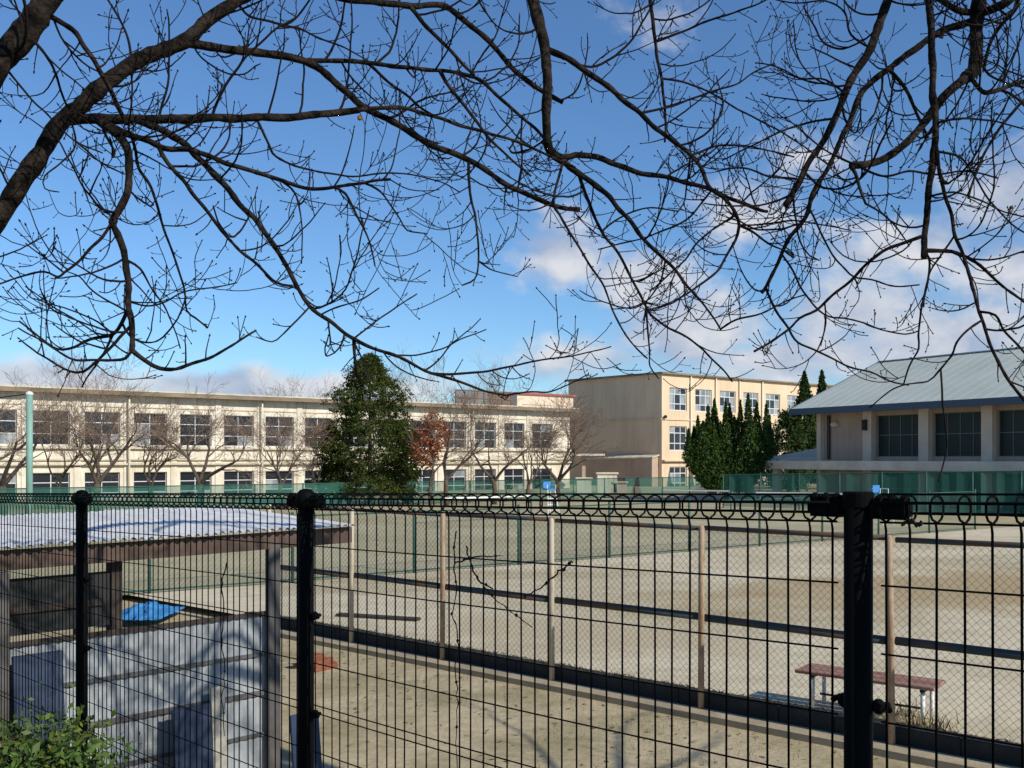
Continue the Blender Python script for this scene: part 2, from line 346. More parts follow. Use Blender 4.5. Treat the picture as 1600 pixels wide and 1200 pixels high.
# dirt edge lines and weeds along the strip
def tufts(name, spots, n, h, spread, m, label, rs):
    r = random.Random(rs); b = MB()
    for (x, y, z, a) in spots:
        for _ in range(n):
            q = Vector((x + r.gauss(0, spread), y + r.gauss(0, spread), z)); an = r.uniform(0, 6.28); hh = h * r.uniform(.4, 1.1) * a
            w = Vector((math.cos(an), math.sin(an), 0)) * hh * .05; le = Vector((r.gauss(0, .35), r.gauss(0, .35), 0)) * hh
            b.tri(q - w, q + w, q + le + Vector((0, 0, hh)))
    return tag(b.build(name, m), label, 'grass', kind='stuff')
sp = []
for i in range(260):
    s_ = rr.uniform(-5, 10); t_ = -.4 - abs(rr.gauss(0, 1.2)); p = cpt(s_, t_); sp.append((p.x, p.y, 0, rr.uniform(.3, .9)))
tufts('weeds', sp, 26, .07, .16, M['weed'], 'thin low weeds on the dirt strip before the chain-link fence', 3)
sp = [(2.9 + rr.uniform(0, 1.3), 10.25 - rr.uniform(-.2, .7), COURT, rr.uniform(.6, 1)) for i in range(14)]
sp = [s for s in sp if (Vector(s[:3]) - C0).dot(CN) > .3]
tufts('dry_grass', sp, 60, .2, .13, M['drygrass'], 'dry brown grass growing under the red bench', 4)

# ------------------------------------------------------------------ near wire-mesh fence
fence = thing('mesh_fence', 'black wire mesh fence with round posts and rolled top in the foreground', 'fence', (N0.x, N0.y, N0.z - 1.48))
FO = Vector(fence.location)
def npt(s, h=0.0, t=0.0): return N0 + NDIR * s + NF * t + Vector((0, 0, h)) - FO
pm = MB(); pm.lathe((0, 0, 0), [(.0275, -1.55), (.0275, -.012)], 20); post_me = pm.mesh('post', M['black'], True)
dm = MB(); dm.lathe((0, 0, 0), [(.034, -.055), (.035, -.02), (.031, -.004), (.02, .008), (.006, .012)], 20); dome_me = dm.mesh('post_cap', M['black'], True)
fm = MB(); fm.lathe((0, 0, 0), [(.0305, -.03), (.0305, -.003), (.027, 0.0)], 20); flat_me = fm.mesh('post_cap', M['black'])
rzf = math.atan2(NDIR.y, NDIR.x)
wb = MB()
for sgn in (-1, 1):
    a, b_ = sorted((sgn * .027, sgn * .105)); wb.box(a, -.016, -.052, b_, .016, -.016)
    for q in range(3): wb.lathe((sgn * (.045 + .024 * q), 0, -.012), [(.010, -.01), (.012, 0), (.004, .008)], 8)
wing_me = wb.mesh('clamp', M['black'])
bmx = bmesh.new(); bmx.from_mesh(wing_me); bmesh.ops.bevel(bmx, geom=[e for e in bmx.edges if e.calc_length() > .03], offset=.006, segments=2, affect='EDGES'); bmx.to_mesh(wing_me); bmx.free()
cb = MB()
for sgn in (-1, 1):
    cb.lathe((sgn * .036, -.012, 0), [(.006, -.014), (.013, -.007), (.013, .007), (.006, .014)], 10)
    cb.tube([(sgn * .028, -.01, .0), (sgn * .052, -.022, .004), (sgn * .06, -.008, -.004)], .006, 6)
cb.tube([(-.045, -.03, 0), (0, -.033, 0), (.045, -.03, 0)], .004, 6)
clip_me = cb.mesh('clip', M['black'])
for i in range(-1, 4):
    s_ = 2.0 * i; po = link('post', post_me, fence, npt(s_))
    c = link('post_cap', flat_me if i <= 0 else dome_me, po, (0, 0, 0)); c.rotation_euler = (0, 0, rzf)
    w = link('clamp', wing_me, po, (0, 0, 0)); w.rotation_euler = (0, 0, rzf)
    for h in (-.42, -.755, -1.1):
        c = link('clip', clip_me, po, (0, 0, h)); c.rotation_euler = (0, 0, rzf)
# vertical wire: rises, then rolls into a ring at the top (local: x = along, y = across)
ring = [(0, -1.44), (0, -.075), (.004, -.062), (-.020, -.052), (-.029, -.041), (-.029, -.022), (-.018, -.012), (0, -.008), (.018, -.012), (.029, -.022), (.029, -.041), (.020, -.052), (.004, -.057)]
vb = MB(); vb.tube([(0, y, z) for y, z in ring], .0024, 6); vwire_me = vb.mesh('vertical_wire', M['black'], True)
rows = [-.183, -.316, -.448, -.58, -.722, -.748, -.88, -1.01, -1.145, -1.17, -1.30, -1.43]
for i in range(-1, 3):
    a, b_ = 2.0 * i + .045, 2.0 * i + 1.955
    top = MB()
    for y, z, r in ((0, -.0055, .0023), (-.031, -.021, .0031), (.031, -.043, .0031), (0, -.060, .0023)):
        top.tube([npt(a + (b_ - a) * q / 12, z, y) for q in range(13)], r, 6)
    panel = top.build('mesh_panel', M['black'], fence, True)
    for h in rows:
        hb = MB(); sag = .004 if i == 0 else 0
        hb.tube([npt(a + (b_ - a) * q / 12, h - sag * (1 - (q / 6 - 1) ** 2), .004) for q in range(13)], .0021, 5); hb.build('horizontal_wire', M['black'], panel, True)
    r = random.Random(i + 7); n = 39
    for q in range(n):
        o = link('vertical_wire', vwire_me, panel, npt(a + .01 + (b_ - a - .02) * q / (n - 1) + r.gauss(0, .001))); o.rotation_euler = (r.gauss(0, .0012), r.gauss(0, .0035), rzf)
        # keep the roll facing across the fence

# dead climber stems on the wire fence
def stem_pts(uv, s_off=0.0):
    out = []
    for u, v in uv:
        up = (u - U0) / F; d = (N0.x + NDIR.x / NDIR.y * (0 - N0.y)) / (up - NDIR.x / NDIR.y); out.append(P(u, v, d - .012))
    return out
def climber(label, paths, r):
    b = MB(); rg = random.Random(len(label))
    for uv in paths:
        pts = stem_pts(uv)
        fine = []
        for i in range(len(pts) - 1):
            for q in range(5): fine.append(pts[i].lerp(pts[i + 1], q / 5) + Vector((rg.gauss(0, .0022), rg.gauss(0, .002), rg.gauss(0, .002))))
        fine.append(pts[-1]); b.tube(fine, [r * rg.uniform(.7, 1.3) * (1 - .4 * i / len(fine)) for i in range(len(fine))], 5)
        for q in fine[3::6]: b.lathe(q, [(.001, -.005), (.005, 0), (.001, .006)], 5)
    return tag(b.build('dead_climber', M['stem']), label, 'plant')
climber('broken dead twigs caught in the wire mesh right of the middle post', [[(727, 853), (738, 885), (748, 908), (770, 932), (800, 958), (832, 980)], [(712, 880), (735, 872), (783, 868)], [(745, 905), (770, 920)], [(892, 878), (870, 898), (845, 918), (820, 932)], [(893, 876), (886, 886), (880, 890)]], .0024)
climber('dead vine twisting up a wire close right of the middle post', [[(712, 830), (709, 870), (713, 920), (708, 960), (716, 990), (711, 1040), (716, 1100), (712, 1160), (716, 1230)]], .0022)
climber('dead vine twisting up the wires left of the middle post', [[(352, 880), (347, 920), (350, 960), (346, 1000), (352, 1040), (347, 1090), (351, 1150)]], .0028)
climber('bit of dead vine hooked on the wires right of the nearest post', [[(1408, 822), (1425, 812), (1432, 822)], [(1432, 822), (1440, 818)]], .003)

# ------------------------------------------------------------------ chain-link fence by the court
def diamonds(b, fn, L_, z0, z1, w, h, r):
    H = z1 - z0; sl_ = h / w; n = int((L_ + H / sl_) / w) + 2
    for sg in (1, -1):
        for i in range(n):
            x0 = i * w - (H / sl_ if sg > 0 else 0)
            # line: x = x0 + sg*(z-z0)/sl
            za, zb = z0, z1
            def X(z): return x0 + sg * (z - z0) / sl_
            xs = [(X(z0), z0), (X(z1), z1)]
            (xa, qa), (xb, qb) = xs
            if max(xa, xb) <= 0 or min(xa, xb) >= L_: continue
            def clip(p, q, lim):
                t = (lim - p[0]) / (q[0] - p[0]); return (lim, p[1] + t * (q[1] - p[1]))
            p, q = (xa, qa), (xb, qb)
            if p[0] < 0: p = clip(p, q, 0)
            if q[0] < 0: q = clip(p, q, 0)
            if p[0] > L_: p = clip(p, q, L_)
            if q[0] > L_: q = clip(p, q, L_)
            k_ = max(1, int(math.hypot(q[0] - p[0], q[1] - p[1]) / .25))
            b.tube([fn(p[0] + (q[0] - p[0]) * i_ / k_, p[1] + (q[1] - p[1]) * i_ / k_, sg * r) for i_ in range(k_ + 1)], r, 3, cap=False)
clf = thing('chain_link_fence', 'chain-link fence with rusty tan posts and dark rails beside the sand court', 'fence', C0)
def crel(s, t, z): return cpt(s, t, z) - C0
pp = MB(); pp.lathe((0, 0, 0), [(.034, -.02), (.034, 2.03), (.020, 2.06)], 12)
cp_me = pp.mesh('post', M['pale_post'], True); cp2 = pp.mesh('post', M['rust'], True)
offs = [-4.0, -2.0, 0, 2.07, 4.15, 6.05, 7.95, 10.0]
for i, s_ in enumerate(offs):
    o = link('post', cp2 if i in (2, 3, 5) else cp_me, clf, crel(s_, -.06, 0)); o.rotation_euler = (rr.gauss(0, .006), rr.gauss(0, .006), 0)
for a, b_ in zip(offs[:-1], offs[1:]):
    for z in (2.03, 1.05):
        rb = MB(); rb.tube([crel(a + .02, -.01, z + rr.gauss(0, .006)), crel(b_ - .02, -.01, z + rr.gauss(0, .006))], .027 if z > 2 else .041, 8); rb.build('rail', M['rail'], clf, True)
lk = MB(); diamonds(lk, lambda x, z, t: crel(-5 + x, .03 + t, z), 15.2, .10, 2.02, .078, .078, .0017)
tag(lk.build('chain_link_mesh', M['link'], clf), kind='stuff')

# ------------------------------------------------------------------ green court fence farther back
GA = Vector((-9.6, 17.9, COURT)); GD = Vector((1.4, 1, 0)).normalized()
gf = thing('court_fence', 'low green chain-link fence crossing the yard behind the sand court', 'fence', GA)
pp = MB(); pp.lathe((0, 0, 0), [(.035, -.02), (.035, 1.48), (.02, 1.51)], 10); gp_me = pp.mesh('post', M['green'], True)
GL = 33
for i in range(12): link('post', gp_me, gf, GD * (i * 3.0))
for i in range(11):
    rb = MB(); rb.tube([GD * (i * 3.0 + .03) + Vector((0, 0, 1.42)), GD * (i * 3 + 2.97) + Vector((0, 0, 1.42))], .02, 6)
    rb.build('rail', M['green'], gf, True); rb = MB()
    rb.tube([GD * (i * 3.0 + .03) + Vector((0, 0, .06)), GD * (i * 3 + 2.97) + Vector((0, 0, .06))], .02, 6); rb.build('rail', M['green'], gf, True)
lk = MB(); diamonds(lk, lambda x, z, t: GD * x + Vector((t, -.04, z)), GL, .08, 1.42, .11, .11, .0025); tag(lk.build('chain_link_mesh', M['greenwire'], gf), kind='stuff')

# windscreen fences
def screen(label, a, b, h0, h1, n):
    f = thing('windscreen_fence', label, 'fence', a, group=None); d = (b - a)
    for i in range(n + 1):
        q = d * (i / n); hh = h0 + (h1 - h0) * i / n
        m_ = MB(); m_.lathe((q.x, q.y, 0), [(.04, -.05), (.04, hh + .04)], 8); m_.build('post', M['green'], f, True)
    for i in range(n):
        q0, q1 = d * ((i + .012) / n), d * ((i + .988) / n); z0 = h0 + (h1 - h0) * i / n; z1 = h0 + (h1 - h0) * (i + 1) / n
        m_ = MB(); m_.tube([q0 + Vector((0, 0, z0)), q1 + Vector((0, 0, z1))], .03, 6); m_.build('rail', M['green'], f)
        m_ = MB(); k_ = 6; bow = [random.Random(i * 9 + j).uniform(-.05, .05) for j in range(k_ + 1)]; nn = Vector((-d.y, d.x, 0)).normalized()
        for j in range(k_):
            A = q0.lerp(q1, j / k_) + nn * bow[j]; B = q0.lerp(q1, (j + 1) / k_) + nn * bow[j + 1]; za = z0 + (z1 - z0) * j / k_ - .03; zb = z0 + (z1 - z0) * (j + 1) / k_ - .03
            m_.quad(A + Vector((0, 0, .08)), B + Vector((0, 0, .08)), B + Vector((0, 0, zb)), A + Vector((0, 0, za)))
        m_.build('net', M['net'], f, True)
    return f
def gxy(u, d): return Vector(((u - U0) / F * d, d, COURT))
screen('long green windscreen fence standing before the two-storey school wing', gxy(-60, 43.5), gxy(1118, 72), 1.28, 1.30, 18)
screen('green windscreen fence standing before the gymnasium', gxy(1130, 53), gxy(1760, 43), 1.76, 2.15, 9)

# ------------------------------------------------------------------ buildings
def wall_open(W, z0, z1, ops, depth, m, name, parent, x0=0.0):
    xs = sorted({x0, W} | {o[0] for o in ops} | {o[1] for o in ops}); zs = sorted({z0, z1} | {o[2] for o in ops} | {o[3] for o in ops})
    b = MB()
    for i in range(len(xs) - 1):
        for j in range(len(zs) - 1):
            cx, cz = (xs[i] + xs[i + 1]) / 2, (zs[j] + zs[j + 1]) / 2
            if any(o[0] < cx < o[1] and o[2] < cz < o[3] for o in ops): continue
            b.quad((xs[i], 0, zs[j]), (xs[i + 1], 0, zs[j]), (xs[i + 1], 0, zs[j + 1]), (xs[i], 0, zs[j + 1]))
    for a, c, d, e in ops:
        b.quad((a, 0, d), (a, 0, e), (a, depth, e), (a, depth, d)); b.quad((c, 0, e), (c, 0, d), (c, depth, d), (c, depth, e))
        b.quad((a, 0, e), (c, 0, e), (c, depth, e), (a, depth, e)); b.quad((c, 0, d), (a, 0, d), (a, depth, d), (c, depth, d))
    return b.build(name, m, parent)
_wc = {}
def window(parent, x, z, w, h, depth, cols, rowfr, gm, fm='frame', bw=.05):
    key = (round(w, 2), round(h, 2), cols, tuple(rowfr), bw)
    if key not in _wc:
        fr = MB(); fr.box(0, -.03, 0, w, .05, bw); fr.box(0, -.03, h - bw, w, .05, h); fr.box(0, -.028, bw, bw, .048, h - bw); fr.box(w - bw, -.028, bw, w, .048, h - bw)
        zz = [0] + [h * r for r in rowfr] + [h]
        for r in rowfr: fr.box(bw, -.026, h * r - bw / 2, w - bw, .046, h * r + bw / 2)
        for c in range(1, cols): fr.box(w * c / cols - bw / 2, -.022, bw, w * c / cols + bw / 2, .042, h - bw)
        pn = []
        for c in range(cols):
            for r in range(len(zz) - 1):
                q = MB(); q.box(w * c / cols + .01, .004, zz[r] + .01, w * (c + 1) / cols - .01, .014, zz[r + 1] - .01); pn.append(q)
        _wc[key] = (fr.mesh('window', M[fm]), pn, {})
    fme, pn, cache = _wc[key]
    o = link('window', fme, parent, (x, depth - .06, z))
    rgl = random.Random(int(x * 97 + z * 31))
    for i, q in enumerate(pn):
        g = gm(rgl, i) if callable(gm) else gm
        if (i, g) not in cache: cache[(i, g)] = q.mesh('pane', M[g])
        link('pane', cache[(i, g)], o)
    return o

# two-storey wing
A0_ = Vector((-30.9, 60, 0)); A1_ = Vector((5.1, 88, 0)); wdir = (A1_ - A0_).normalized(); wl = (A1_ - A0_).length
school = thing('school_building', 'long two-storey cream school wing with rows of wide windows', 'building', A0_ - wdir * 6 + Vector((0, 0, 0)), math.atan2(wdir.y, wdir.x))
WL = wl + 6
zt, zb_ = 5.72, 3.58; lt, lb = 1.86, -.1
pitch = 1.867 * 1.6205 * 1.005; x_first = 6 + (61.84 - 60) * 1.6205 * 0.98
cents = [x_first + pitch * k for k in range(-2, 14)]
ops = []
for i, c in enumerate(cents):
    if c < 1.4 or c > WL - 1.2: continue
    ops += [(c - 1.08, c + 1.08, zb_, zt), (c - 1.08, c + 1.08, lb, lt)]
wall_open(WL, -1.2, 6.80, ops, .28, M['wall'], 'wall', school)
def gm_school(r, i):
    x = r.random(); return 'glass2' if x < (.2 if i % 3 == 0 else .05) else 'glass'
for a, c, d, e in ops: window(school, a, d, c - a, e - d, .26, 2, (.33, .68), gm_school, bw=.05)
b = MB(); b.box(0, .0, -1.2, -.25, 12, 6.80); b.box(WL, 0.3, -1.2, WL + .2, 12, 6.80); b.box(0, 12, -1.2, WL, 12.2, 6.80); b.build('side_wall', M['wall'], school)
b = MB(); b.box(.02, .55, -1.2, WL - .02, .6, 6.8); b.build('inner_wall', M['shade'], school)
rf = MB(); rf.box(-.9, -.72, 6.80, WL + .4, 12.6, 7.06); ro = rf.build('roof', M['roofedge'], school)
rf = MB(); rf.box(-.95, -.75, 7.061, WL + .45, 12.7, 7.15); rf.build('coping', M['coping'], ro)
for i in range(len(cents) - 1):                                     # pilasters between windows
    x = (cents[i] + cents[i + 1]) / 2
    if 0.5 < x < WL - .4:
        b = MB(); b.box(x - .2, -.07, -1.2, x + .2, -.003, 6.796); b.build('pilaster', M['wall'], school)
for z, d_, h_ in ((3.36, .22, .14), (2.62, .16, .10), (2.32, .28, .12), (6.05, .06, .06)):
    b = MB(); b.box(0.0, -d_, z, WL, -.004, z + h_); b.build('ledge', M['coping'], school)
for q in (3.5, 7.5, 11.5):
    pass
for i in (3, 6, 9, 12):
    x = (cents[i] + cents[i + 1]) / 2 + .05
    b = MB(); b.tube([(x, -.34, -1.2), (x, -.34, 6.6), (x, -.2, 6.84)], .06, 8); b.build('downpipe', M['pipe'], school, True)
for x in (12.5, 14.2, 20.1):
    b = MB(); b.tube([(x, -.34, 2.8), (x, -.36, 2.86), (x + .1, -.36, 3.0)], .03, 6); b.build('pipe_elbow', M['pipe'], school)
# roof house + cage on the wing
ph = thing('roof_house', 'cream roof house with red trim on the two-storey wing', 'building', P(808, 640, 88) * 1.0, math.atan2(wdir.y, wdir.x))
ph.location.z = 7.17
b = MB(); b.box(0, 0, 0, 6.6, 4, 1.25); b.build('wall', M['pinkroof'], ph)
b = MB(); b.box(-.15, -.2, 1.25, 6.8, 4.2, 1.42); b.build('roof', M['redtrim'], ph)
b = MB(); b.box(.6, -.06, .35, 5.8, -.002, .42); b.build('ledge', M['coping'], ph)
cg = thing('roof_cage', 'brown netted cage on the roof left of the roof house', 'cage', P(712, 640, 83), math.atan2(wdir.y, wdir.x)); cg.location.z = 7.17
for i in range(7):
    b = MB(); b.tube([(i * .98, 0, 0), (i * .98, 0, 1.32)], .05, 6); b.build('post', M['fartwig'], cg)
for z in (.66, 1.3):
    b = MB(); b.tube([(0, 0, z), (5.88, 0, z)], .04, 6); b.build('rail', M['fartwig'], cg)
b = MB(); b.quad((0, .05, .02), (5.88, .05, .02), (5.88, .05, 1.3), (0, .05, 1.3)); b.build('net', M['brownnet'], cg)

# three-storey block
K0 = Vector((13.85, 92, 0)); K1 = Vector((30.0, 105, 0)); kd = (K1 - K0).normalized(); kl = 30.0
blk = thing('classroom_block', 'three-storey beige classroom block with a blank shaded end wall', 'building', K0, math.atan2(kd.y, kd.x))
kt = 10.55
# top windows
ops = []; wx = [2.25 + 3.62 * i for i in range(8)]
for i, c in enumerate(wx):
    for t_, h_ in ((9.35, 2.15), (5.75, 2.3), (1.95, 2.2)):
        ops.append((c - 1.2, c + 1.2, t_ - h_, t_))
wall_open(kl, -1.5, kt, ops, .25, M['wall2'], 'wall', blk)
def gm_top(r, i): return 'glass2' if r.random() < .62 else 'glass'
def gm_mid(r, i): return 'glass2' if r.random() < .15 else 'glass'
for a, c, d, e in ops: window(blk, a, d, c - a, e - d, .2, 3, (.3, .72), gm_top if d > 6 else gm_mid, bw=.085)
b = MB(); b.box(0, 0.004, -1.5, kl, .0, -1.5)
ew = MB(); ew.quad((0, 0, -1.5), (0, 0, kt), (-.6, 12.2, kt), (-.6, 12.2, -1.5)); ew.quad((-.6, 12.2, -1.5), (-.6, 12.2, kt), (kl, 12.2, kt), (kl, 12.2, -1.5)); ew.build('end_wall', M['wall2'], blk)
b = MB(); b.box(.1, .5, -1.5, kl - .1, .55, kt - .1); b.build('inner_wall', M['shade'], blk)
rf = MB()
pts = [(-.3, -.3), (kl, -.3), (kl, 12.4), (-.95, 12.4)]
for z0, z1, g in ((kt, kt + .16, 0),):
    n = len(rf.v); rf.v += [(x, y, z0) for x, y in pts] + [(x, y, z1) for x, y in pts]
    rf.f += [(n, n + 3, n + 2, n + 1), (n + 4, n + 5, n + 6, n + 7)] + [(n + i, n + (i + 1) % 4, n + 4 + (i + 1) % 4, n + 4 + i) for i in range(4)]
rf.build('roof', M['roofedge'], blk)
b = MB(); b.beam((-.04, 0, 6.35), (-.64, 12.2, 6.35), .12, .10); b.build('ledge', M['wall2'], blk)
b = MB(); b.box(0.02, -.09, 6.3, kl, -.004, 6.4); b.build('ledge', M['wall2'], blk)
b = MB(); b.box(0.02, -.35, 2.45, kl, -.004, 2.6); b.build('ledge', M['wall2'], blk)
for i in range(4):
    x = wx[i] + 1.72 + (0 if i else -.05)
    b = MB(); b.tube([(x, -.12, -1.5), (x, -.12, kt)], .085, 8); b.build('downpipe', M['pipe'], blk, True)
b = MB(); b.tube([(.25, -.15, 6.6), (.25, -.3, 6.55)], .16, 8); b.build('vent', M['shade'], blk)
# lean-to along the end wall
lt_ = thing('lean_to_shed', 'low lean-to with a pale sloping roof against the shaded end wall', 'shed', K0 + kd * -1.0, math.atan2(kd.y, kd.x))
b = MB()
for (A, B, C, D) in (((0, .25, 2.85), (.95, .25, 3.1), (.35, 9.5, 3.1), (-.6, 9.5, 2.7)), ((0, .25, 2.73), (-.6, 9.5, 2.58), (.35, 9.5, 2.98), (.95, .25, 2.98)), ((0, .25, 2.73), (.95, .25, 2.98), (.95, .25, 3.1), (0, .25, 2.85)), ((0, .25, 2.85), (-.6, 9.5, 2.7), (-.6, 9.5, 2.58), (0, .25, 2.73))): b.quad(A, B, C, D)
b.build('roof', M['coping'], lt_)
b = MB(); b.quad((.1, .4, -1.2), (-.5, 9.2, -1.2), (-.5, 9.2, 2.6), (.1, .4, 2.74)); b.build('wall', M['gymwall'], lt_)
b = MB(); b.quad((.1, .4, -1.2), (.1, .4, 2.74), (.95, .4, 2.97), (.95, .4, -1.2)); b.build('front_wall', M['gymwall'], lt_)
# small entrance canopy + gate pillars in front of the block
cn = thing('entrance_canopy', 'small flat pink canopy on one column before the end wall', 'canopy', P(912, 715, 84)); cn.location.z = 0
b = MB(); b.box(-1.7, -1, 2.95, 1.7, 1, 3.12); b.build('slab', M['gymcol'], cn)
b = MB(); b.box(-.15, -.15, -.6, .15, .15, 2.95); b.build('column', M['gymwall'], cn)
for i, (u, vt, w) in enumerate([(948, 738, 1.5), (968, 752, 1.0), (912, 746, 1.1), (640, 742, .9)]):
    t_ = thing('gate_pillar', ['tall pale capped pillar behind the windscreen fence', 'short pale pillar right of the capped pillar', 'pale pillar left of the capped pillar behind the green netting', 'cream pillar beside the dark conifer tree'][i], 'pillar', gxy(u, 76 if i < 3 else 64))
    h = HC - (vt - V0) / F * t_.location.y - COURT
    b = MB(); b.box(-w / 2, -.4, -.3, w / 2, .4, h - .15); b.build('shaft', M['wall'], t_, bevel=.02)
    b = MB(); b.box(-w / 2 - .1, -.5, h - .15, w / 2 + .1, .5, h); b.build('cap', M['coping'], t_, bevel=.02)

# gymnasium
E1 = Vector((16.8, 60.0, 0)); gd = Vector((.6, -1, 0)).normalized()
gym = thing('gymnasium', 'gymnasium with a wide grey-green metal gable roof and tall windows', 'building', E1, math.atan2(gd.y, gd.x))
# local: +x along the eave towards the right/near, +y into the building
EZ, RZ, RUN, GLEN = 5.72, 8.95, 7.95, 34.0
rf = MB(); th = .12   # roof slopes
for (y0, z0, y1, z1) in ((0, EZ, RUN, RZ), (RUN, RZ, 2 * RUN, EZ)):
    rf.quad((0, y0, z0), (GLEN, y0, z0), (GLEN, y1, z1), (0, y1, z1)); rf.quad((0, y1, z1 - th), (GLEN, y1, z1 - th), (GLEN, y0, z0 - th), (0, y0, z0 - th))
    rf.quad((0, y0, z0), (0, y1, z1), (0, y1, z1 - th), (0, y0, z0 - th))
go = rf.build('roof', M['gymroof'], gym)
sb = MB(); sb.beam((0, 0, .006), (0, RUN, RZ - EZ + .006), .02, .008); sme = sb.mesh('roof_seam', M['gymroof'])
for i in range(1, 46): link('roof_seam', sme, go, (i * .74, 0, EZ))
b = MB(); b.beam((0, RUN, RZ + .03), (GLEN, RUN, RZ + .03), .3, .05); b.build('ridge_cap', M['gymroof'], go)
b = MB(); b.box(-.06, -.07, EZ - .36, GLEN, -.004, EZ + .01); b.build('fascia', M['fascia'], gym)
b = MB(); b.beam((-.04, .0, EZ - .2), (-.04, RUN, RZ - .2), .06, .42, up=Vector((0, 0, 1))); b.beam((-.04, RUN, RZ - .2), (-.04, 2 * RUN, EZ - .2), .06, .42); b.build('verge_board', M['fascia'], gym)
b = MB(); b.quad((0, 0, EZ - .3), (0, 1.3, EZ - .3), (GLEN, 1.3, EZ - .3), (GLEN, 0, EZ - .3)); b.build('soffit', M['gymwall'], gym)
WY = 1.3; bays = [1.15 + 3.67 * i for i in range(9)]
ops = [(bays[i] + .34, bays[i + 1] - .34, 2.85, EZ - .55) for i in range(1, 8)] + [(bays[i] + .5, bays[i + 1] - .5, .1, 2.0) for i in range(1, 8)]
gw = wall_open(bays[-1], -.3, EZ - .3, ops, .3, M['gymwall'], 'wall', gym, x0=bays[0]); gw.location = (0, WY, 0)
b = MB(); b.quad((bays[0], WY, -.3), (bays[0], WY, EZ - .3), (bays[0], 2 * RUN - WY, EZ - .3), (bays[0], 2 * RUN - WY, -.3))
b.tri((bays[0], WY, EZ - .3), (bays[0], RUN, RZ - .5), (bays[0], 2 * RUN - WY, EZ - .3)); b.build('gable_wall', M['gymwall'], gym)
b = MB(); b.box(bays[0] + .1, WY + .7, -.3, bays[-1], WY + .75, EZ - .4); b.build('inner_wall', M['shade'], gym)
for a, c, d, e in ops:
    w = window(gym, a, d, c - a, e - d, WY + .26, 4, (.52,), 'gymglass', fm='gymframe', bw=.035)
for i, x in enumerate(bays):
    b = MB(); b.box(x - .3 + (.3 if i == 0 else 0), WY - .35, -.3, x + .3, WY - .004, EZ - .304); b.build('column', M['gymcol'], gym)
b = MB(); b.box(-5.2, -.35, 2.1, GLEN - 2, WY - .36, 2.62); b.build('balcony_band', M['gymband'], gym, bevel=.02)
b = MB(); b.quad((-3.9, .9, 2.63), (1.1, .9, 2.63), (1.1, 7, 4.2), (-1.5, 5, 2.63)); b.build('porch_roof', M['gymband'], gym)
for x in (-3.6, -1.2):
    b = MB(); b.box(x - .2, -.1, -.3, x + .2, .3, 2.1); b.build('porch_column', M['gymcol'], gym)
b = MB(); b.lathe((2.3, WY - .1, 4.75), [(.22, -.12), (.25, 0), (.2, .12)], 10); b.build('wall_lamp', M['coping'], gym)
b = MB(); b.tube([(1.9, WY - .08, 2.7), (1.9, WY - .08, 5.3)], .05, 6); b.tube([(1.75, WY - .08, 2.7), (1.75, WY - .08, 5.3)], .03, 6); b.build('downpipe', M['shade'], gym)
b = MB(); b.box(4.62, WY - .55, 4.35, 4.86, WY - .36, 4.95); b.build('speaker', M['shade'], gym)

# ------------------------------------------------------------------ foliage trees
def leaves(b, pts, size, rg, aspect=2.2, up=0.0):
    for p, s in pts:
        d = Vector((rg.gauss(0, 1), rg.gauss(0, 1), rg.gauss(0, 1) + up)).normalized(); x = d.cross(Vector((rg.gauss(0, 1), rg.gauss(0, 1), rg.gauss(0, 1)))).normalized()
        L_ = size * s * rg.uniform(.6, 1.3); w = x * L_ / aspect / 2; p = Vector(p)
        b.quad(p - d * L_ * .5, p + w, p + d * L_ * .5, p - w)
def conifer(name, label, base, h, rad, m, n, seed, lean=0, spires=None, prof=None, cat='tree', leaf=.28, bottom=.06, fine=False):
    rg = random.Random(seed); t = thing(name, label, cat, base)
    tr = MB(); tr.tube([(0, 0, -.1), (0, 0, h * .4), (0, 0, h * .93)], [.16, .11, .02], 8); tr.build('trunk', M['farbark'], t, True)
    b = MB(); pts = []
    ncl = int(n / 26) if not fine else n
    for _ in range(ncl):
        if spires:
            sx, sy, sh, sr, z0 = rg.choice(spires); z = z0 + (sh - z0) * (rg.random() ** .8); fr = (z - z0) / (sh - z0)
            r = sr * math.sin(min(1, fr * 1.6 + .25) * math.pi / 2) * (1 - fr ** 1.5); cx, cy = sx * (.35 + .65 * min(1, fr * 1.7 + .1)), sy
        else:
            z = h * (bottom + (1 - bottom) * rg.random() ** 1.15); fr = z / h; r = rad * (prof(fr) if prof else (1 - fr) ** .75); cx = cy = 0
        a = rg.uniform(0, 6.283); q = r * math.sqrt(rg.uniform(.25, 1)) * rg.uniform(.75, 1.18) * (1 if spires else 1 + .45 * mnoise.noise(Vector((math.cos(a) * 1.4, math.sin(a) * 1.4, z * .8 + seed))))
        c = Vector((cx + q * math.cos(a), cy + q * math.sin(a), z))
        if fine:
            q2 = q * (1 + .22 * mnoise.noise(Vector((math.cos(a) * 2.2 + cx * 1.3, math.sin(a) * 2.2, z * 1.9 + seed))) + .2 * mnoise.noise(Vector((math.cos(a) * 5 + cx * 2, math.sin(a) * 5, z * 5))))
            pts.append((Vector((cx + q2 * math.cos(a), cy + q2 * math.sin(a), z + rg.gauss(0, .04))), rg.uniform(.6, 1.3))); continue
        cs = rg.uniform(.5, 1.2) * leaf * (1.0 if spires else 1.7)
        for _k in range(26):
            pts.append((c + Vector((rg.gauss(0, cs * .5), rg.gauss(0, cs * .5), rg.gauss(0, cs * .38) + (cs * .2 if spires else 0))), rg.uniform(.6, 1.2)))
    leaves(b, pts, leaf, rg, 2.4, up=.9 if spires else .2); b.build('crown', m, t)
    return t
g_big = gxy(578, 56)
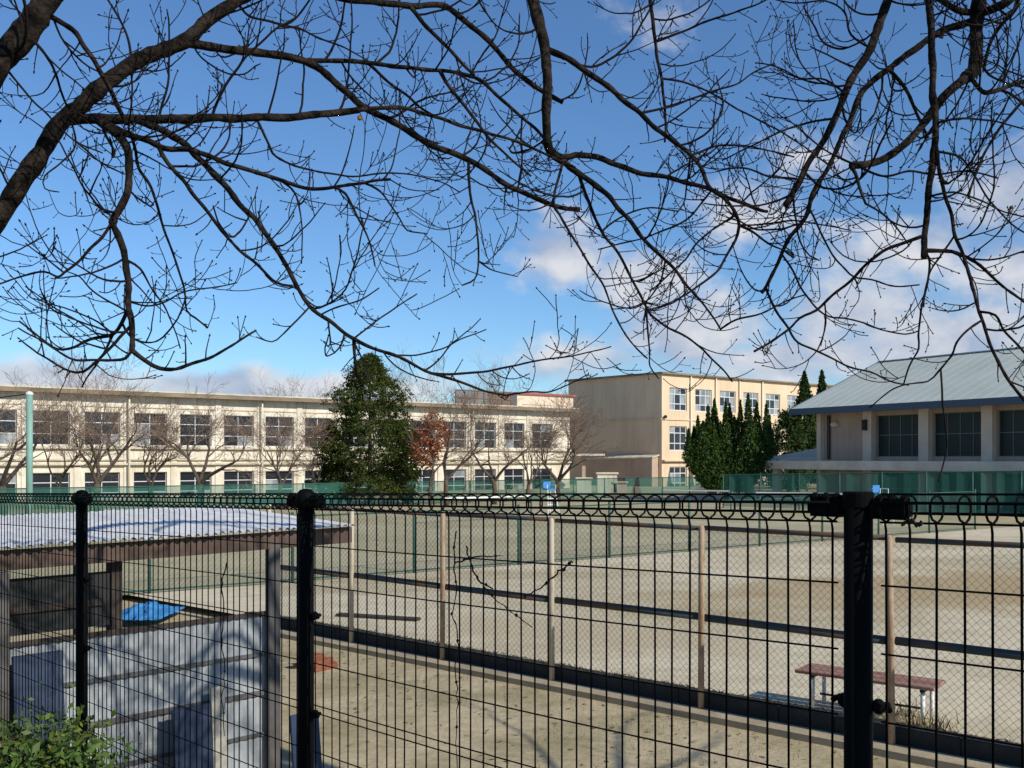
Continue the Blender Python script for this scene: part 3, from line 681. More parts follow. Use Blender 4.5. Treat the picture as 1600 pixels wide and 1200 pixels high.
conifer('conifer_tree', 'tall broad dark evergreen conifer standing before the two-storey wing', g_big, 8.4, 2.5, M['conifer'], 62000, 11, leaf=.15,
        prof=lambda f: (max(0, 1 - (max(0, f - .25) / .75) ** 2.3)) ** .62 * (1 + .14 * math.sin(f * 19)) * (.75 + .25 * min(1, f * 3)), bottom=.07)
conifer('evergreen_shrub', 'dark evergreen shrub low left of the tall conifer', gxy(518, 57), 4.4, 1.3, M['conifer'], 5000, 12, leaf=.24, prof=lambda f: math.sin(min(1, f * 1.5 + .25) * math.pi) ** .5 if f < .5 else (1 - f) ** .5)
conifer('evergreen_shrub', 'dark evergreen shrub right of the tall conifer trunk', gxy(635, 58), 5.0, 1.0, M['conifer'], 4200, 13, leaf=.24, prof=lambda f: (1 - abs(f - .55) * 1.6) if abs(f - .55) < .6 else .1)
spz = []
rg = random.Random(21)
for i, (du, vt, r) in enumerate([(1073, 668, .55), (1084, 672, .6), (1093, 650, .7), (1104, 644, .65), (1117, 632, .75), (1131, 634, .75), (1145, 626, .7), (1158, 634, .7), (1169, 622, .7), (1181, 636, .65), (1193, 626, .6), (1203, 652, .5), (1096, 668, 1.2), (1112, 660, 1.4), (1130, 652, 1.5), (1150, 650, 1.5), (1168, 652, 1.4), (1184, 660, 1.2)]):
    spz.append(((du - 1135) / F * 62, rg.uniform(-.9, .9), HC - (vt + rg.uniform(-9, 9) - V0) / F * 62 - COURT, r * rg.uniform(.8, 1.25), .55))
jt = conifer('juniper_tree', 'dense dark juniper with many upright spires beside the gymnasium', gxy(1135, 62), 5.4, 2, M['conifer2'], 42000, 22, spires=spz, leaf=.2, fine=True)
conifer('cypress_tree', 'slim cypress, left one of the pair behind the gymnasium roof', gxy(1257, 84), 9.9, 1.9, M['conifer3'], 16000, 31, leaf=.26, prof=lambda f: (1 - f) ** .8, fine=True)
conifer('cypress_tree', 'slim cypress, right one of the pair behind the gymnasium roof', gxy(1284, 86), 10.2, 1.5, M['conifer3'], 13000, 32, leaf=.26, prof=lambda f: (1 - f) ** .8, fine=True)
conifer('evergreen_tree', 'dark rounded evergreen filling the gap between juniper and gymnasium', gxy(1232, 78), 6.2, 1.9, M['conifer3'], 9000, 33, leaf=.3, prof=lambda f: max(.1, math.sin(min(1, f + .12) * math.pi)) ** .5)

# bare trees in the school yard
def grow(b, tw, p, d, L_, r, depth, rg, up=.05, spread=.65, nseg=5, minr=.0075, kids=(3, 5)):
    pts = [p.copy()]; rad = [r]; q = p.copy(); dd = d.copy()
    for i in range(nseg):
        dd = (dd + Vector((rg.gauss(0, .2), rg.gauss(0, .2), rg.gauss(0, .15) + up))).normalized(); q = q + dd * L_ / nseg; pts.append(q.copy()); rad.append(r * (1 - .55 * (i + 1) / nseg))
    (b if r > .03 else tw).tube(pts, [max(minr, x) for x in rad], 6 if r > .03 else 3, cap=False)
    if depth <= 0: return
    for k_ in range(rg.randint(*kids)):
        i = rg.randint(2, nseg); ax = Vector((rg.gauss(0, 1), rg.gauss(0, 1), rg.gauss(0, .5))).normalized(); t = (pts[i] - pts[i - 1]).normalized()
        nd = (t + ax * spread * rg.uniform(.7, 1.3)).normalized(); grow(b, tw, pts[i], nd, L_ * rg.uniform(.55, .82), rad[i] * rg.uniform(.5, .75), depth - 1, rg, up, spread, nseg, minr, kids)
def bare_tree(label, base, h, seed, forks, depth=4, name='bare_tree', r0=.17):
    rg = random.Random(seed); t = thing(name, label, 'tree', base, group=None); b = MB(); tw = MB()
    z = h * .2; b.tube([(0, 0, -.1), (rg.gauss(0, .05), rg.gauss(0, .05), z * .6), (0, 0, z)], [r0 * 1.2, r0, r0 * .95], 8)
    b.build('trunk', M['farbark'], t, True); b = MB()
    for (dx, sc_) in forks:
        grow(b, tw, Vector((0, 0, z * .95)), Vector((dx, rg.gauss(0, .35), 1)).normalized(), h * .40 * sc_, r0 * .68, depth, rg, up=.03)
    b.build('branches', M['farbark'], t, True); tag(tw.build('twigs', M['fartwig'], t), kind='stuff')
    return t
bare_tree('bare tree with a wide fork before the windows left of the yard', gxy(152, 50), 6.9, 41, [(-.35, 1), (.75, 1.1), (.15, .7)])
bare_tree('bare tree at the far left behind the green pole', gxy(4, 47), 6.8, 42, [(.5, 1), (-.5, 1), (0.1, 1)])
bare_tree('bare many-branched tree right of the downpipe on the two-storey wing', gxy(312, 51), 6.8, 43, [(-.5, .9), (.75, 1), (.1, .9)])
bare_tree('thin bare tree left of the tall conifer', gxy(438, 53), 5.8, 44, [(-.2, .9), (.3, .9), (0, .9)], r0=.11)
bare_tree('bare tree with reddish twigs close right of the orange shrub', gxy(697, 55), 7.4, 45, [(-.25, .9), (.4, 1), (.05, 1)], r0=.13)
bare_tree('bare tree with bent stems before the right end of the two-storey wing', gxy(772, 57), 6.6, 46, [(-.55, .9), (.6, 1), (0, .8)], r0=.14)
bare_tree('bare tree leaning over the gap before the shaded end wall', gxy(872, 60), 6.4, 47, [(.7, 1), (.2, 1), (-.5, .8)], r0=.16)
bare_tree('tall bare tree rising behind the roof right of the conifer', gxy(655, 95), 12.0, 48, [(-.3, 1), (.4, 1), (.1, 1)], name='bare_tree')
bare_tree('bare tree rising behind the roof cage', gxy(745, 100), 11.5, 49, [(-.4, 1), (.4, 1), (0, 1)])
bare_tree('bare treetop rising behind the left part of the roof', gxy(150, 82), 11.0, 50, [(-.5, 1), (.5, 1), (.1, 1)])
bare_tree('bare treetop behind the roof left of the conifer', gxy(470, 90), 10.6, 51, [(-.5, 1), (.5, 1), (.1, 1)])

mt_ = bare_tree('small tree with sparse red-orange leaves beside the tall conifer', gxy(672, 54), 5.6, 60, [(-.3, 1), (.3, 1), (0, .9)], depth=3, name='maple_tree', r0=.09)
rg = random.Random(14); b = MB(); pts = []
for i in range(130):
    a = rg.uniform(0, 6.28); z = rg.uniform(2.4, 4.9); q = 1.15 * math.sqrt(rg.random()) * (1 - abs(z - 3.6) / 1.7); c = Vector((q * math.cos(a), q * math.sin(a), z + .25 * math.cos(a)))
    for k_ in range(24): pts.append((c + Vector((rg.gauss(0, .17), rg.gauss(0, .17), rg.gauss(0, .13))), rg.uniform(.5, 1.1)))
leaves(b, pts, .17, rg, 1.8); b.build('crown', M['orange'], mt_)
bare_tree('slender bare tree right of the pale green pole', gxy(92, 52), 5.6, 61, [(-.3, 1), (.3, 1), (0, .9)], r0=.10)
bare_tree('bare tree between the two forked trees left of the conifer', gxy(236, 54), 5.6, 62, [(-.4, 1), (.45, 1), (0, .9)], r0=.11)
bare_tree('bare tree just left of the conifer shrub', gxy(492, 55), 5.2, 63, [(-.4, 1), (.45, 1), (0, .9)], r0=.10)
bare_tree('slim bare tree between the two bent-stemmed bare trees on the right', gxy(826, 59), 5.4, 64, [(-.4, 1), (.5, 1), (0, .9)], r0=.10)
# ------------------------------------------------------------------ yard furniture
gpole = thing('net_pole', 'tall pale green steel pole at the left of the yard', 'pole', gxy(46, 33))
b = MB(); h = HC + (V0 - 614) / F * 33 - COURT; b.tube([(0, 0, -.05), (0, 0, h)], .105, 12); b.build('shaft', M['polegreen'], gpole, True)
b = MB(); b.lathe((0, 0, h), [(.12, -.06), (.12, .0), (.05, .05)], 12); b.build('cap', M['white'], gpole)
b = MB(); b.tube([(0, 0, h - .02), (-2.2, .6, h - .24), (-4.5, 1.2, h - .3)], .022, 5); b.build('cable', M['stem'], gpole)

def umpire(label, u, d, s=1.0):
    t = thing('umpire_chair', label, 'chair', gxy(u, d), .5); t.scale = (.85, .85, .88)
    for x in (-.32, .32):
        for y in (-.42, .42):
            b = MB(); b.tube([(x * 1.15, y * 1.2, 0), (x * .7, y * .55, 1.35)], .028, 6); b.build('leg', M['white'], t)
    b = MB(); b.box(-.27, -.27, 1.35, .27, .27, 1.41); b.build('seat', M['blue'], t)
    b = MB(); b.box(-.23, .22, 1.44, .23, .27, 1.78); b.build('backrest', M['blue'], t)
    for x in (-.27, .27):
        b = MB(); b.tube([(x, -.25, 1.41), (x, -.25, 1.62), (x, .24, 1.62)], .02, 6); b.build('armrest', M['white'], t)
    for z in (.3, .6, .9, 1.15):
        b = MB(); b.tube([(-.34 + .09 * z, -.48 + .18 * z, z), (.34 - .09 * z, -.48 + .18 * z, z)], .018, 5); b.build('rung', M['white'], t)
    return t
umpire('blue umpire chair on white legs before the two-storey wing', 858, 46)
umpire('blue umpire chair on white legs before the gymnasium', 1375, 40)
def tnet(label, a, b_):
    t = thing('tennis_net', label, 'net', a); d = b_ - a
    for q in (Vector((0, 0, 0)), d):
        m_ = MB(); m_.tube([q, q + Vector((0, 0, 1.1))], .04, 8); m_.build('post', M['green'], t)
    m_ = MB(); m_.beam(Vector((0, 0, 1.03)), d + Vector((0, 0, 1.03)), .03, .07); m_.build('tape', M['white'], t)
    m_ = MB()
    for i in range(int(d.length / .12)): q = d.normalized() * (i * .12); m_.tube([q + Vector((0, 0, .08)), q + Vector((0, 0, 1.0))], .003, 3, cap=False)
    for i in range(8): m_.tube([Vector((0, 0, .1 + i * .12)), d + Vector((0, 0, .1 + i * .12))], .003, 3, cap=False)
    tag(m_.build('mesh', M['stem'], t), kind='stuff')
tnet('tennis net with white tape before the juniper tree, left of the nearest post', gxy(1180, 47), gxy(1330, 45))
tnet('tennis net with white tape left of the juniper, before the three-storey block', gxy(1035, 51), gxy(1142, 49))
tnet('long tennis net with white tape before the red-leaved shrub and bare trees', gxy(690, 40), gxy(830, 43))

def bench():
    fl = Vector((3.02, 10.65, 0)); fr = Vector((4.15, 9.79, 0)); dx = (fr - fl); L_ = dx.length; t = thing('park_bench', 'low bench with a worn red plank seat and white legs behind the chain-link fence', 'bench', (fl + fr) / 2 + Vector((0, 0, COURT)), math.atan2(dx.y, dx.x))
    for i in range(3):
        b = MB(); b.box(-L_ / 2, .01 + i * .155, .375, L_ / 2, .15 + i * .155, .41); o = b.build('plank', M['bench'], t, bevel=.006)
    for x in (-L_ / 2 + .18, L_ / 2 - .12):
        for y in (.06, .40):
            b = MB(); b.tube([(x, y, -.02), (x, y, .37)], .022, 8); b.build('leg', M['white'], t, True)
        b = MB(); b.box(x - .02, .02, .345, x + .02, .44, .374); b.build('bracket', M['stem'], t)
    b = MB(); b.tube([(-L_ / 2 + .2, .23, .14), (L_ / 2 - .14, .23, .14)], .014, 6); b.build('stretcher', M['stem'], t)
bench()

# ------------------------------------------------------------------ shed
SR = Vector((-2.05, 8.5, 0)); SD = Vector((1, 1, 0)).normalized()
shed = thing('storage_shed', 'open-sided shed with corrugated pale roof and grey corrugated wall', 'shed', SR, math.atan2(SD.y, SD.x))
# local: +x away along the wall to the right/far, -y faces the viewer, +y behind
def corr(w, L_, amp, pitch):
    b = MB(); n = max(4, int(w / pitch * 6))
    for j in range(2):
        for i in range(n + 1): x = w * i / n; b.v.append((x, amp * math.cos(x / pitch * 2 * math.pi), L_ * j))
    for i in range(n): b.f.append((i, i + 1, n + 2 + i, n + 1 + i))
    return b
SLEN = 4.6
wm = corr(.66, 1.46, .009, .076).mesh('wall_sheet', M['corrwall'], True)
for i in range(7):
    o = link('wall_sheet', wm, shed, (-.03 - .65 * (i + 1), .05 + .004 * (i % 2), 0)); o.rotation_euler = (0, 0, 0)
for z, h in ((1.475, .035), (1.13, .03), (.80, .04), (.45, .03)):
    b = MB(); b.box(-SLEN, .022, z - h / 2, -.03, .035, z + h / 2); b.build('girt', M['greypost'] if z < 1.4 else M['darkwood'], shed)
for x, w in ((0, .115), (-2.18, .11), (-4.4, .12)):
    b = MB(); b.box(x - w / 2, -.06 if x else -.05, -.05, x + w / 2, .02, 2.06 if x > -1 else 2.0); b.build('post', M['greypost'], shed, bevel=.008)
for x in (-1.3, -3.4):
    b = MB(); b.box(x - .045, .10, 1.3, x + .045, .19, 2.05); b.build('stud', M['darkwood'], shed)
for x in (-.9, -2.2, -4.5):
    b = MB(); b.box(x - .05, 1.75, 0, x + .05, 1.85, 2.1); b.build('back_post', M['darkwood'], shed)
b = MB(); b.beam((-5.0, -.02, 2.06), (.80, -.02, 2.10), .05, .14); b.build('fascia_board', M['fasciawood'], shed)
b = MB(); b.beam((-5.0, 1.85, 2.14), (.72, 1.85, 2.14), .08, .12); b.build('back_beam', M['darkwood'], shed)
rm = corr(.68, 2.25, .011, .076).mesh('roof_sheet', M['corr'], True)
for i in range(9):
    o = link('roof_sheet', rm, shed, (-5.27 + .67 * i, -.14, 2.165 + .0055 * i * .67 + .006 * (i % 2))); o.rotation_euler = (math.radians(-87.5 + rr.uniform(-.5, .5)), 0, 0)
b = MB(); b.box(-3.36, .11, 1.52, -1.35, .13, 1.93); b.build('dark_panel', M['darksheet'], shed)
b = MB(); b.box(-3.30, .085, 1.68, -1.40, .108, 1.73); b.build('panel_batten', M['darkwood'], shed)
for i, (x0, x1, zt_) in enumerate([(-2.12, -1.78, 1.42), (-.98, -.66, .85), (.06, .34, .62)]):
    b = MB(); b.box(0, -.03, 0, x1 - x0, 0, zt_); o = b.build('navy_board', M['navy'], None, bevel=.005)
    o.location = shed.matrix_basis @ Vector((x0, -.24, 0)); o.rotation_euler = (math.radians(-7), 0, math.atan2(SD.y, SD.x))
    tag(o, ['tall navy board leaning on the left of the grey corrugated wall', 'narrow navy board leaning on the middle of the grey corrugated wall', 'short navy board at the foot of the shed corner post'][i], 'board')
b = MB(); b.box(0, -.05, 0, .12, -.02, .95); o = b.build('pale_board', M['palewood'], None); o.location = shed.matrix_basis @ Vector((-.62, -.12, 0)); o.rotation_euler = (math.radians(-4), 0, math.atan2(SD.y, SD.x)); tag(o, 'narrow pale board leaning beside the navy board on the shed wall', 'board')
# tarp
tp = MB(); rg = random.Random(8); nx, ny = 30, 22
for j in range(ny + 1):
    for i in range(nx + 1):
        x = (i / nx - .5) * .95; y = (j / ny - .5) * 1.5; e = min(1, 2.6 * min(i, nx - i) / nx) * min(1, 2.6 * min(j, ny - j) / ny)
        tp.v.append((x + rg.gauss(0, .02), y, .02 + e * (.13 + .10 * mnoise.noise(Vector((x * 6, y * 5, 0))) + .04 * mnoise.noise(Vector((x * 17, y * 13, 4)))) + rg.random() * .015))
for j in range(ny):
    for i in range(nx): a = j * (nx + 1) + i; tp.f.append((a, a + 1, a + nx + 2, a + nx + 1))
o = tp.build('tarp', M['tarp'], None, True); o.location = gxy(228, 17.0); tag(o, 'bright blue tarp over a low heap behind the shed', 'tarp')
# bricks
bb = MB(); bb.box(-.11, -.05, 0, .11, .05, .062); bme = bb.mesh('brick', M['brick'])
rg = random.Random(6)
c = Vector((-2.62, 13.2, 0))
for i in range(22):
    lay = 0 if i < 12 else (1 if i < 19 else 2); o = link('brick', bme, None, c + Vector((rg.uniform(-.26, .26) * (1 - .3 * lay), rg.uniform(-.2, .2) * (1 - .3 * lay), lay * .064 + .002 * (i % 5)))); o.rotation_euler = (rg.gauss(0, .04), rg.gauss(0, .04), rg.uniform(0, 3.14))
    tag(o, 'loose red brick in the small heap at the left end of the kerb', 'brick', 'bricks heaped by the kerb')
pl = MB(); pl.box(-.75, -.09, 0, .75, .09, .045); o = pl.build('plank', M['darkwood']); o.location = gxy(590, 16.6); o.rotation_euler = (0, 0, -.35); tag(o, 'dark plank lying on the sand behind the left end of the chain-link fence', 'plank')

# ------------------------------------------------------------------ bush bottom left
def bush():
    rg = random.Random(77); t = thing('leafy_bush', 'small leafy green and yellow bush at the lower left before the wire fence', 'bush', (-1.86, 3.55, 1.04))
    st = MB(); lf = MB(); pts = []
    for i in range(46):
        a = rg.uniform(0, 6.28); rr_ = rg.uniform(.08, .38); tip = Vector((rr_ * math.cos(a), rr_ * math.sin(a) * .8, rg.uniform(.45, .84) * (1 - 1.3 * rr_ * rr_)))
        mid = tip * .5 + Vector((0, 0, .1)); st.tube([(0, 0, 0), mid, tip], [.008, .006, .003], 4)
        for k_ in range(6):
            c = mid.lerp(tip, .2 + .8 * k_ / 5)
            for q in range(60): pts.append((c + Vector((rg.gauss(0, .075), rg.gauss(0, .075), rg.gauss(0, .05))), rg.uniform(.6, 1.2)))
    leaves(lf, pts, .036, rg, 2.0, up=.1); st.build('stems', M['stem'], t); lf.build('foliage', M['bush'], t)
bush()

# ------------------------------------------------------------------ the two cherry trees
class Tree:
    def __init__(s, name, label, base, seed):
        s.t = thing(name, label, 'tree', base); s.base = Vector(base); s.rg = random.Random(seed)
        s.samples = []; s.tw = MB(); s.buds = MB(); s.paths = []
    def near(s, u, v):
        best = min(s.samples, key=lambda q: (q[0] - u) ** 2 + (q[1] - v) ** 2); return best
    def spline(s, pts, step):
        out = []
        n = len(pts)
        for i in range(n - 1):
            p0 = pts[max(0, i - 1)]; p1 = pts[i]; p2 = pts[i + 1]; p3 = pts[min(n - 1, i + 2)]
            k_ = max(2, int(math.hypot(p2[0] - p1[0], p2[1] - p1[1]) / step))
            for j in range(k_):
                t = j / k_; a = [.5 * ((2 * b) + (-a_ + c) * t + (2 * a_ - 5 * b + 4 * c - d) * t * t + (-a_ + 3 * b - 3 * c + d) * t ** 3) for a_, b, c, d in zip(p0, p1, p2, p3)]
                out.append(a)
        out.append(list(pts[-1])); return out
    def limb(s, r0, r1, uv, d0=None, d1=None, dd=0.0, twigs=1.0, snap=True):
        rg = s.rg
        if d0 is None:
            q = s.near(*uv[0]); d0 = q[2]
            if snap and (q[0] - uv[0][0]) ** 2 + (q[1] - uv[0][1]) ** 2 < 900: uv = [(q[0], q[1])] + list(uv[1:])
        if d1 is None: d1 = d0 + dd
        fine = s.spline([tuple(map(float, p)) for p in uv], 7 if r0 < 8 else 10); n = len(fine)
        pts = []; rad = []; ph = rg.uniform(0, 9); amp = .75 if r0 < 5 else 1.3
        for i, (u, v) in enumerate(fine):
            t = i / (n - 1); d = d0 + (d1 - d0) * t + .05 * math.sin(t * 5 + ph) * min(1, t * 4)
            e = min(1, t * 6)
            u2 = u + e * amp * mnoise.noise(Vector((i * .22, ph, 0))) * 2; v2 = v + e * amp * mnoise.noise(Vector((i * .22, ph, 7))) * 2
            p = P(u2, v2, d); pts.append(p); rpx = (r0 + (r1 - r0) * t ** .8) * (.82 if r0 > 8 else .88 if r0 > 4 else 1)
            rad.append(rpx * d / F * (1 + .24 * mnoise.noise(Vector((i * .75, ph, 3))))); s.samples.append((u, v, d, rpx))
        s.add(pts, rad, twigs)
        return pts
    def add(s, pts, rad, twigs=1.0, name='branch', mt='bark', sides=None):
        r = max(rad); b = MB(); ns = sides or (14 if r > .035 else 9 if r > .014 else 6)
        b.tube([p - s.base for p in pts], rad, ns)
        if r > .0075: b.build(name, M[mt], s.t, True)
        else: s.tw.v, s.tw.f = s.tw.v, s.tw.f; n = len(s.tw.v); s.tw.v += b.v; s.tw.f += [tuple(q + n for q in f) for f in b.f]
        s.paths.append((pts, rad, twigs))
    def bud(s, p, d, k=1.0):
        rg = s.rg; L_ = rg.uniform(.011, .019) * k; r = rg.uniform(.0030, .0043) * k; d = d.normalized(); x = d.orthogonal().normalized(); y = d.cross(x); b = s.buds; n = len(b.v); p = p - s.base
        b.v.append(tuple(p - d * .001))
        for q in range(4): a = q * math.pi / 2; b.v.append(tuple(p + d * L_ * .45 + (x * math.cos(a) + y * math.sin(a)) * r))
        b.v.append(tuple(p + d * L_))
        for q in range(4): q2 = (q + 1) % 4; b.f += [(n, n + 1 + q2, n + 1 + q), (n + 5, n + 1 + q, n + 1 + q2)]
    def twig(s, p, d, L_, r, depth, up=.10, vlim=625):
        rg = s.rg; seg = .028; n = max(3, int(L_ / seg)); pts = [p.copy()]; rad = [r]; q = p.copy(); dd = d.normalized(); curl = Vector((rg.gauss(0, .05), rg.gauss(0, .05), 0))
        for i in range(n):
            dd = (dd + curl + Vector((rg.gauss(0, .085), rg.gauss(0, .085), rg.gauss(0, .07) + up * rg.uniform(.3, 1.3)))).normalized(); q = q + dd * seg; pts.append(q.copy()); rad.append(max(.0019, r * (1 - .42 * (i + 1) / n)))
        if q.y > .3:
            u, v = proj(q)
            if v > vlim: return
        s.tw.tube([a - s.base for a in pts], rad, 4, cap=False); s.bud(pts[-1], dd, 1.1)
        i = rg.randint(1, 2)
        while i < n:
            t = (pts[i + 1] - pts[i]).normalized(); ax = Vector((rg.gauss(0, 1), rg.gauss(0, 1), rg.gauss(0, 1))); ax = (ax - t * ax.dot(t)).normalized()
            if depth > 0 and rg.random() < .36 and L_ > .14: s.twig(pts[i], t * .75 + ax * .75, L_ * rg.uniform(.3, .62), rad[i] * .72, depth - 1, up, vlim)
            elif rg.random() < .62:
                sd = (t * .55 + ax).normalized(); l2 = rg.uniform(.008, .045); e = pts[i] + sd * l2
                s.tw.tube([pts[i] - s.base, e - s.base], [rad[i] * .7, rad[i] * .55], 3, cap=False); s.bud(e, (sd + Vector((0, 0, .4))).normalized(), rg.uniform(.7, 1.05))
            i += rg.choice((1, 2, 2, 3))
    def dress(s, density=1.0):
        rg = s.rg
        for pts, rad, k_ in s.paths:
            if k_ <= 0: continue
            acc = rg.uniform(0, .1)
            for i in range(1, len(pts)):
                acc += (pts[i] - pts[i - 1]).length
                r = rad[i]; gap = (.062 if r < .012 else .085 if r < .03 else .17) / (density * k_)
                if acc > gap:
                    acc -= gap * rg.uniform(.7, 1.3); t = (pts[i] - pts[i - 1]).normalized(); ax = Vector((rg.gauss(0, 1), rg.gauss(0, .8), rg.gauss(0, 1) + .12)); ax = (ax - t * ax.dot(t)).normalized()
                    L_ = rg.choice((.05, .09, .14, .2, .3, .44, .5)) * rg.uniform(.7, 1.25) * (1 if r > .006 else .7)
                    s.twig(pts[i] + ax * r * .7, t * rg.uniform(.35, .9) + ax, L_, min(r * .6, .0022 + L_ * .0075), 2 if L_ > .2 else 1, up=rg.uniform(.07, .2))
    def finish(s):
        tag(s.tw.build('twigs', M['twig'], s.t, True), kind='stuff'); tag(s.buds.build('buds', M['twig'], s.t), kind='stuff')

# ---- left tree
TA = Tree('cherry_tree', 'bare cherry tree leaning in from the left with long drooping branches', (-3.35, 3.7, .95), 1)
TA.add([Vector(p) for p in ((-3.35, 3.7, .9), (-3.28, 3.72, 1.6), (-3.1, 3.8, 2.3), (-2.75, 3.9, 2.9), tuple(P(-110, 500, 4.0)))], [.2, .15, .135, .12, .1], 0, name='trunk')
TA.add([Vector((-3.1, 3.8, 2.3)), Vector((-2.95, 3.7, 3.1)), P(-130, 270, 3.6), P(-60, 170, 3.6)], [.11, .09, .07, .064], 0)
TA.limb(28, 20, [(-60, 170), (0, 95), (40, 50), (80, -10), (130, -80), (190, -170)], 3.6, 3.9, twigs=.6)
TA.limb(25, 10, [(-110, 500), (-60, 420), (-10, 345), (25, 298), (60, 245), (100, 188), (160, 135), (225, 90), (287, 65), (325, 32), (370, 2), (430, -30)], 4.0, 4.3, twigs=.7)
L_ = TA.limb
L_(9, 4.5, [(287, 67), (330, 73), (400, 82), (475, 95), (540, 142), (565, 165), (625, 197), (675, 227), (732, 250), (800, 292), (867, 322), (905, 327)], dd=.5)
L_(10, 6.5, [(100, 190), (125, 186), (160, 184), (200, 185), (270, 186), (350, 184), (400, 184), (470, 182), (520, 176), (560, 172)], dd=.25)
L_(4.2, 2, [(545, 174), (600, 168), (640, 170), (680, 182), (720, 197), (760, 207), (800, 218), (850, 240), (900, 262)], dd=.2)
L_(6.5, 2.4, [(150, 188), (190, 205), (220, 217), (260, 231), (300, 235), (340, 250), (400, 269), (450, 285), (490, 296), (530, 291), (580, 283), (610, 280)], dd=-.15)
L_(8, 5, [(145, 190), (165, 197), (190, 217), (200, 237), (201, 275), (197, 305), (185, 330), (175, 347), (185, 367), (195, 392), (197, 420), (200, 450), (201, 480), (205, 500), (207, 530), (206, 547)], dd=-.4)
L_(4, 1.5, [(206, 547), (214, 554), (232, 567), (250, 575), (275, 577), (300, 568), (330, 558), (362, 540), (400, 516)], dd=.15)
L_(2.6, 1.2, [(206, 547), (196, 560), (180, 563), (150, 562), (120, 563), (100, 555), (70, 535), (45, 522), (28, 512)], dd=-.15)
L_(3.4, 1.3, [(200, 484), (190, 505), (180, 520), (170, 525), (140, 530), (115, 543), (90, 545), (65, 530), (30, 502)], dd=.1)
L_(2.2, 1.1, [(178, 524), (165, 545), (150, 570), (135, 592), (128, 605)], dd=.05, twigs=.6)
L_(2.8, 1.2, [(174, 350), (160, 370), (140, 390), (120, 412), (100, 426), (90, 432), (70, 425), (40, 430), (0, 443), (-30, 450)], dd=-.3)
L_(1.6, 1, [(100, 424), (80, 410), (60, 395), (40, 380)], dd=-.1)
L_(1.8, 1, [(196, 487), (165, 468), (140, 450), (125, 432), (105, 425)], dd=-.1)
L_(1.6, 1, [(180, 524), (150, 520), (120, 500), (90, 485), (65, 465), (40, 448)], dd=.2)
L_(2.0, 1, [(199, 405), (220, 420), (240, 455), (255, 475), (265, 495), (275, 520), (282, 545)], dd=.2)
L_(1.6, 1, [(202, 473), (230, 478), (260, 470), (290, 455), (330, 450), (370, 442)], dd=.2)
L_(7, 2, [(205, 196), (250, 202), (287, 225), (312, 250), (350, 287), (375, 320), (400, 346), (420, 374), (442, 405), (459, 439), (485, 478), (513, 501), (553, 529), (584, 544), (615, 555), (646, 569), (672, 583), (712, 595), (754, 609), (790, 618)], dd=-.2, twigs=.75)
L_(3.2, 1.4, [(553, 530), (554, 548), (555, 565), (558, 585), (566, 604)], dd=-.05, twigs=.8)
L_(2.4, 1, [(672, 584), (700, 585), (760, 580), (800, 572), (850, 562), (900, 555), (955, 542)], dd=.1, twigs=.8)
L_(1.6, 1, [(615, 556), (650, 555), (690, 545), (720, 530), (760, 515)], dd=.2, twigs=.7)
L_(1.6, 1, [(553, 527), (590, 500), (620, 480), (652, 458)], dd=.2, twigs=.6)
L_(1.5, 1, [(500, 489), (520, 482), (560, 470), (592, 450)], dd=-.2, twigs=.6)
L_(1.8, 1, [(485, 482), (460, 505), (440, 525), (425, 535), (400, 527)], dd=-.2, twigs=.7)
L_(1.8, 1, [(790, 618), (830, 612), (860, 612), (890, 600), (920, 585)], dd=.1, twigs=.8)
L_(4.2, 2.4, [(245, 230), (262, 255), (287, 282), (300, 303), (320, 325), (350, 365), (370, 387), (400, 412), (431, 441), (457, 447)], dd=-.25, twigs=.9)
L_(2.8, 1.4, [(205, 217), (212, 237), (217, 262), (237, 295), (250, 337), (262, 375), (275, 412), (287, 450), (292, 485), (305, 497), (325, 512)], dd=.35)
L_(5, 4, [(82, 25), (112, 45), (132, 72), (147, 95), (162, 122), (185, 165), (198, 195)], dd=.3, twigs=.7)
L_(2.6, 1.6, [(60, 62), (75, 90), (87, 117), (97, 147), (110, 170), (150, 190)], dd=.3)
L_(2.2, 1.5, [(207, 92), (200, 60), (190, 35), (170, 0), (155, -30)], dd=.2)
L_(2.0, 1.2, [(20, 115), (45, 150), (75, 180), (110, 215), (160, 240)], dd=.3)
L_(2.0, 1.2, [(125, 205), (132, 232), (160, 255), (195, 272)], dd=-.2)
L_(1.8, 1, [(118, 195), (118, 225), (95, 255), (70, 275), (70, 295), (92, 300)], dd=-.3)
L_(7, 4, [(430, -30), (480, -14), (540, -3), (600, 5), (640, 9), (690, 8), (720, 28), (760, 60), (800, 105), (840, 138), (880, 160)], dd=.4, twigs=.9)
L_(4.4, 2.6, [(475, 93), (550, 95), (625, 105), (687, 110), (725, 116), (750, 125), (775, 147), (800, 170), (840, 205), (872, 243)], dd=.3)
L_(2.6, 1.6, [(575, 99), (612, 132), (640, 152), (662, 172), (700, 190)], dd=.2)
L_(3.2, 1.6, [(690, 112), (702, 137), (722, 160), (742, 187), (770, 222), (800, 250), (830, 275)], dd=-.2)
L_(4, 2.4, [(637, 10), (662, 37), (687, 62), (712, 87), (740, 118)], dd=-.1)
L_(2.6, 1.3, [(520, 290), (539, 302), (559, 340), (573, 368), (581, 391), (586, 416)], dd=-.1)
L_(2.0, 1.1, [(570, 284), (595, 300), (612, 323), (627, 345), (637, 360), (668, 366)], dd=-.1)
L_(2.6, 1.2, [(730, 250), (734, 300), (743, 342), (747, 379), (748, 408), (741, 436), (722, 446)], dd=-.2)
L_(1.4, .9, [(748, 408), (765, 420), (790, 428), (808, 432)], dd=.1)
L_(1.9, 1, [(440, 282), (459, 300), (468, 323), (472, 371), (471, 412)], dd=-.1)
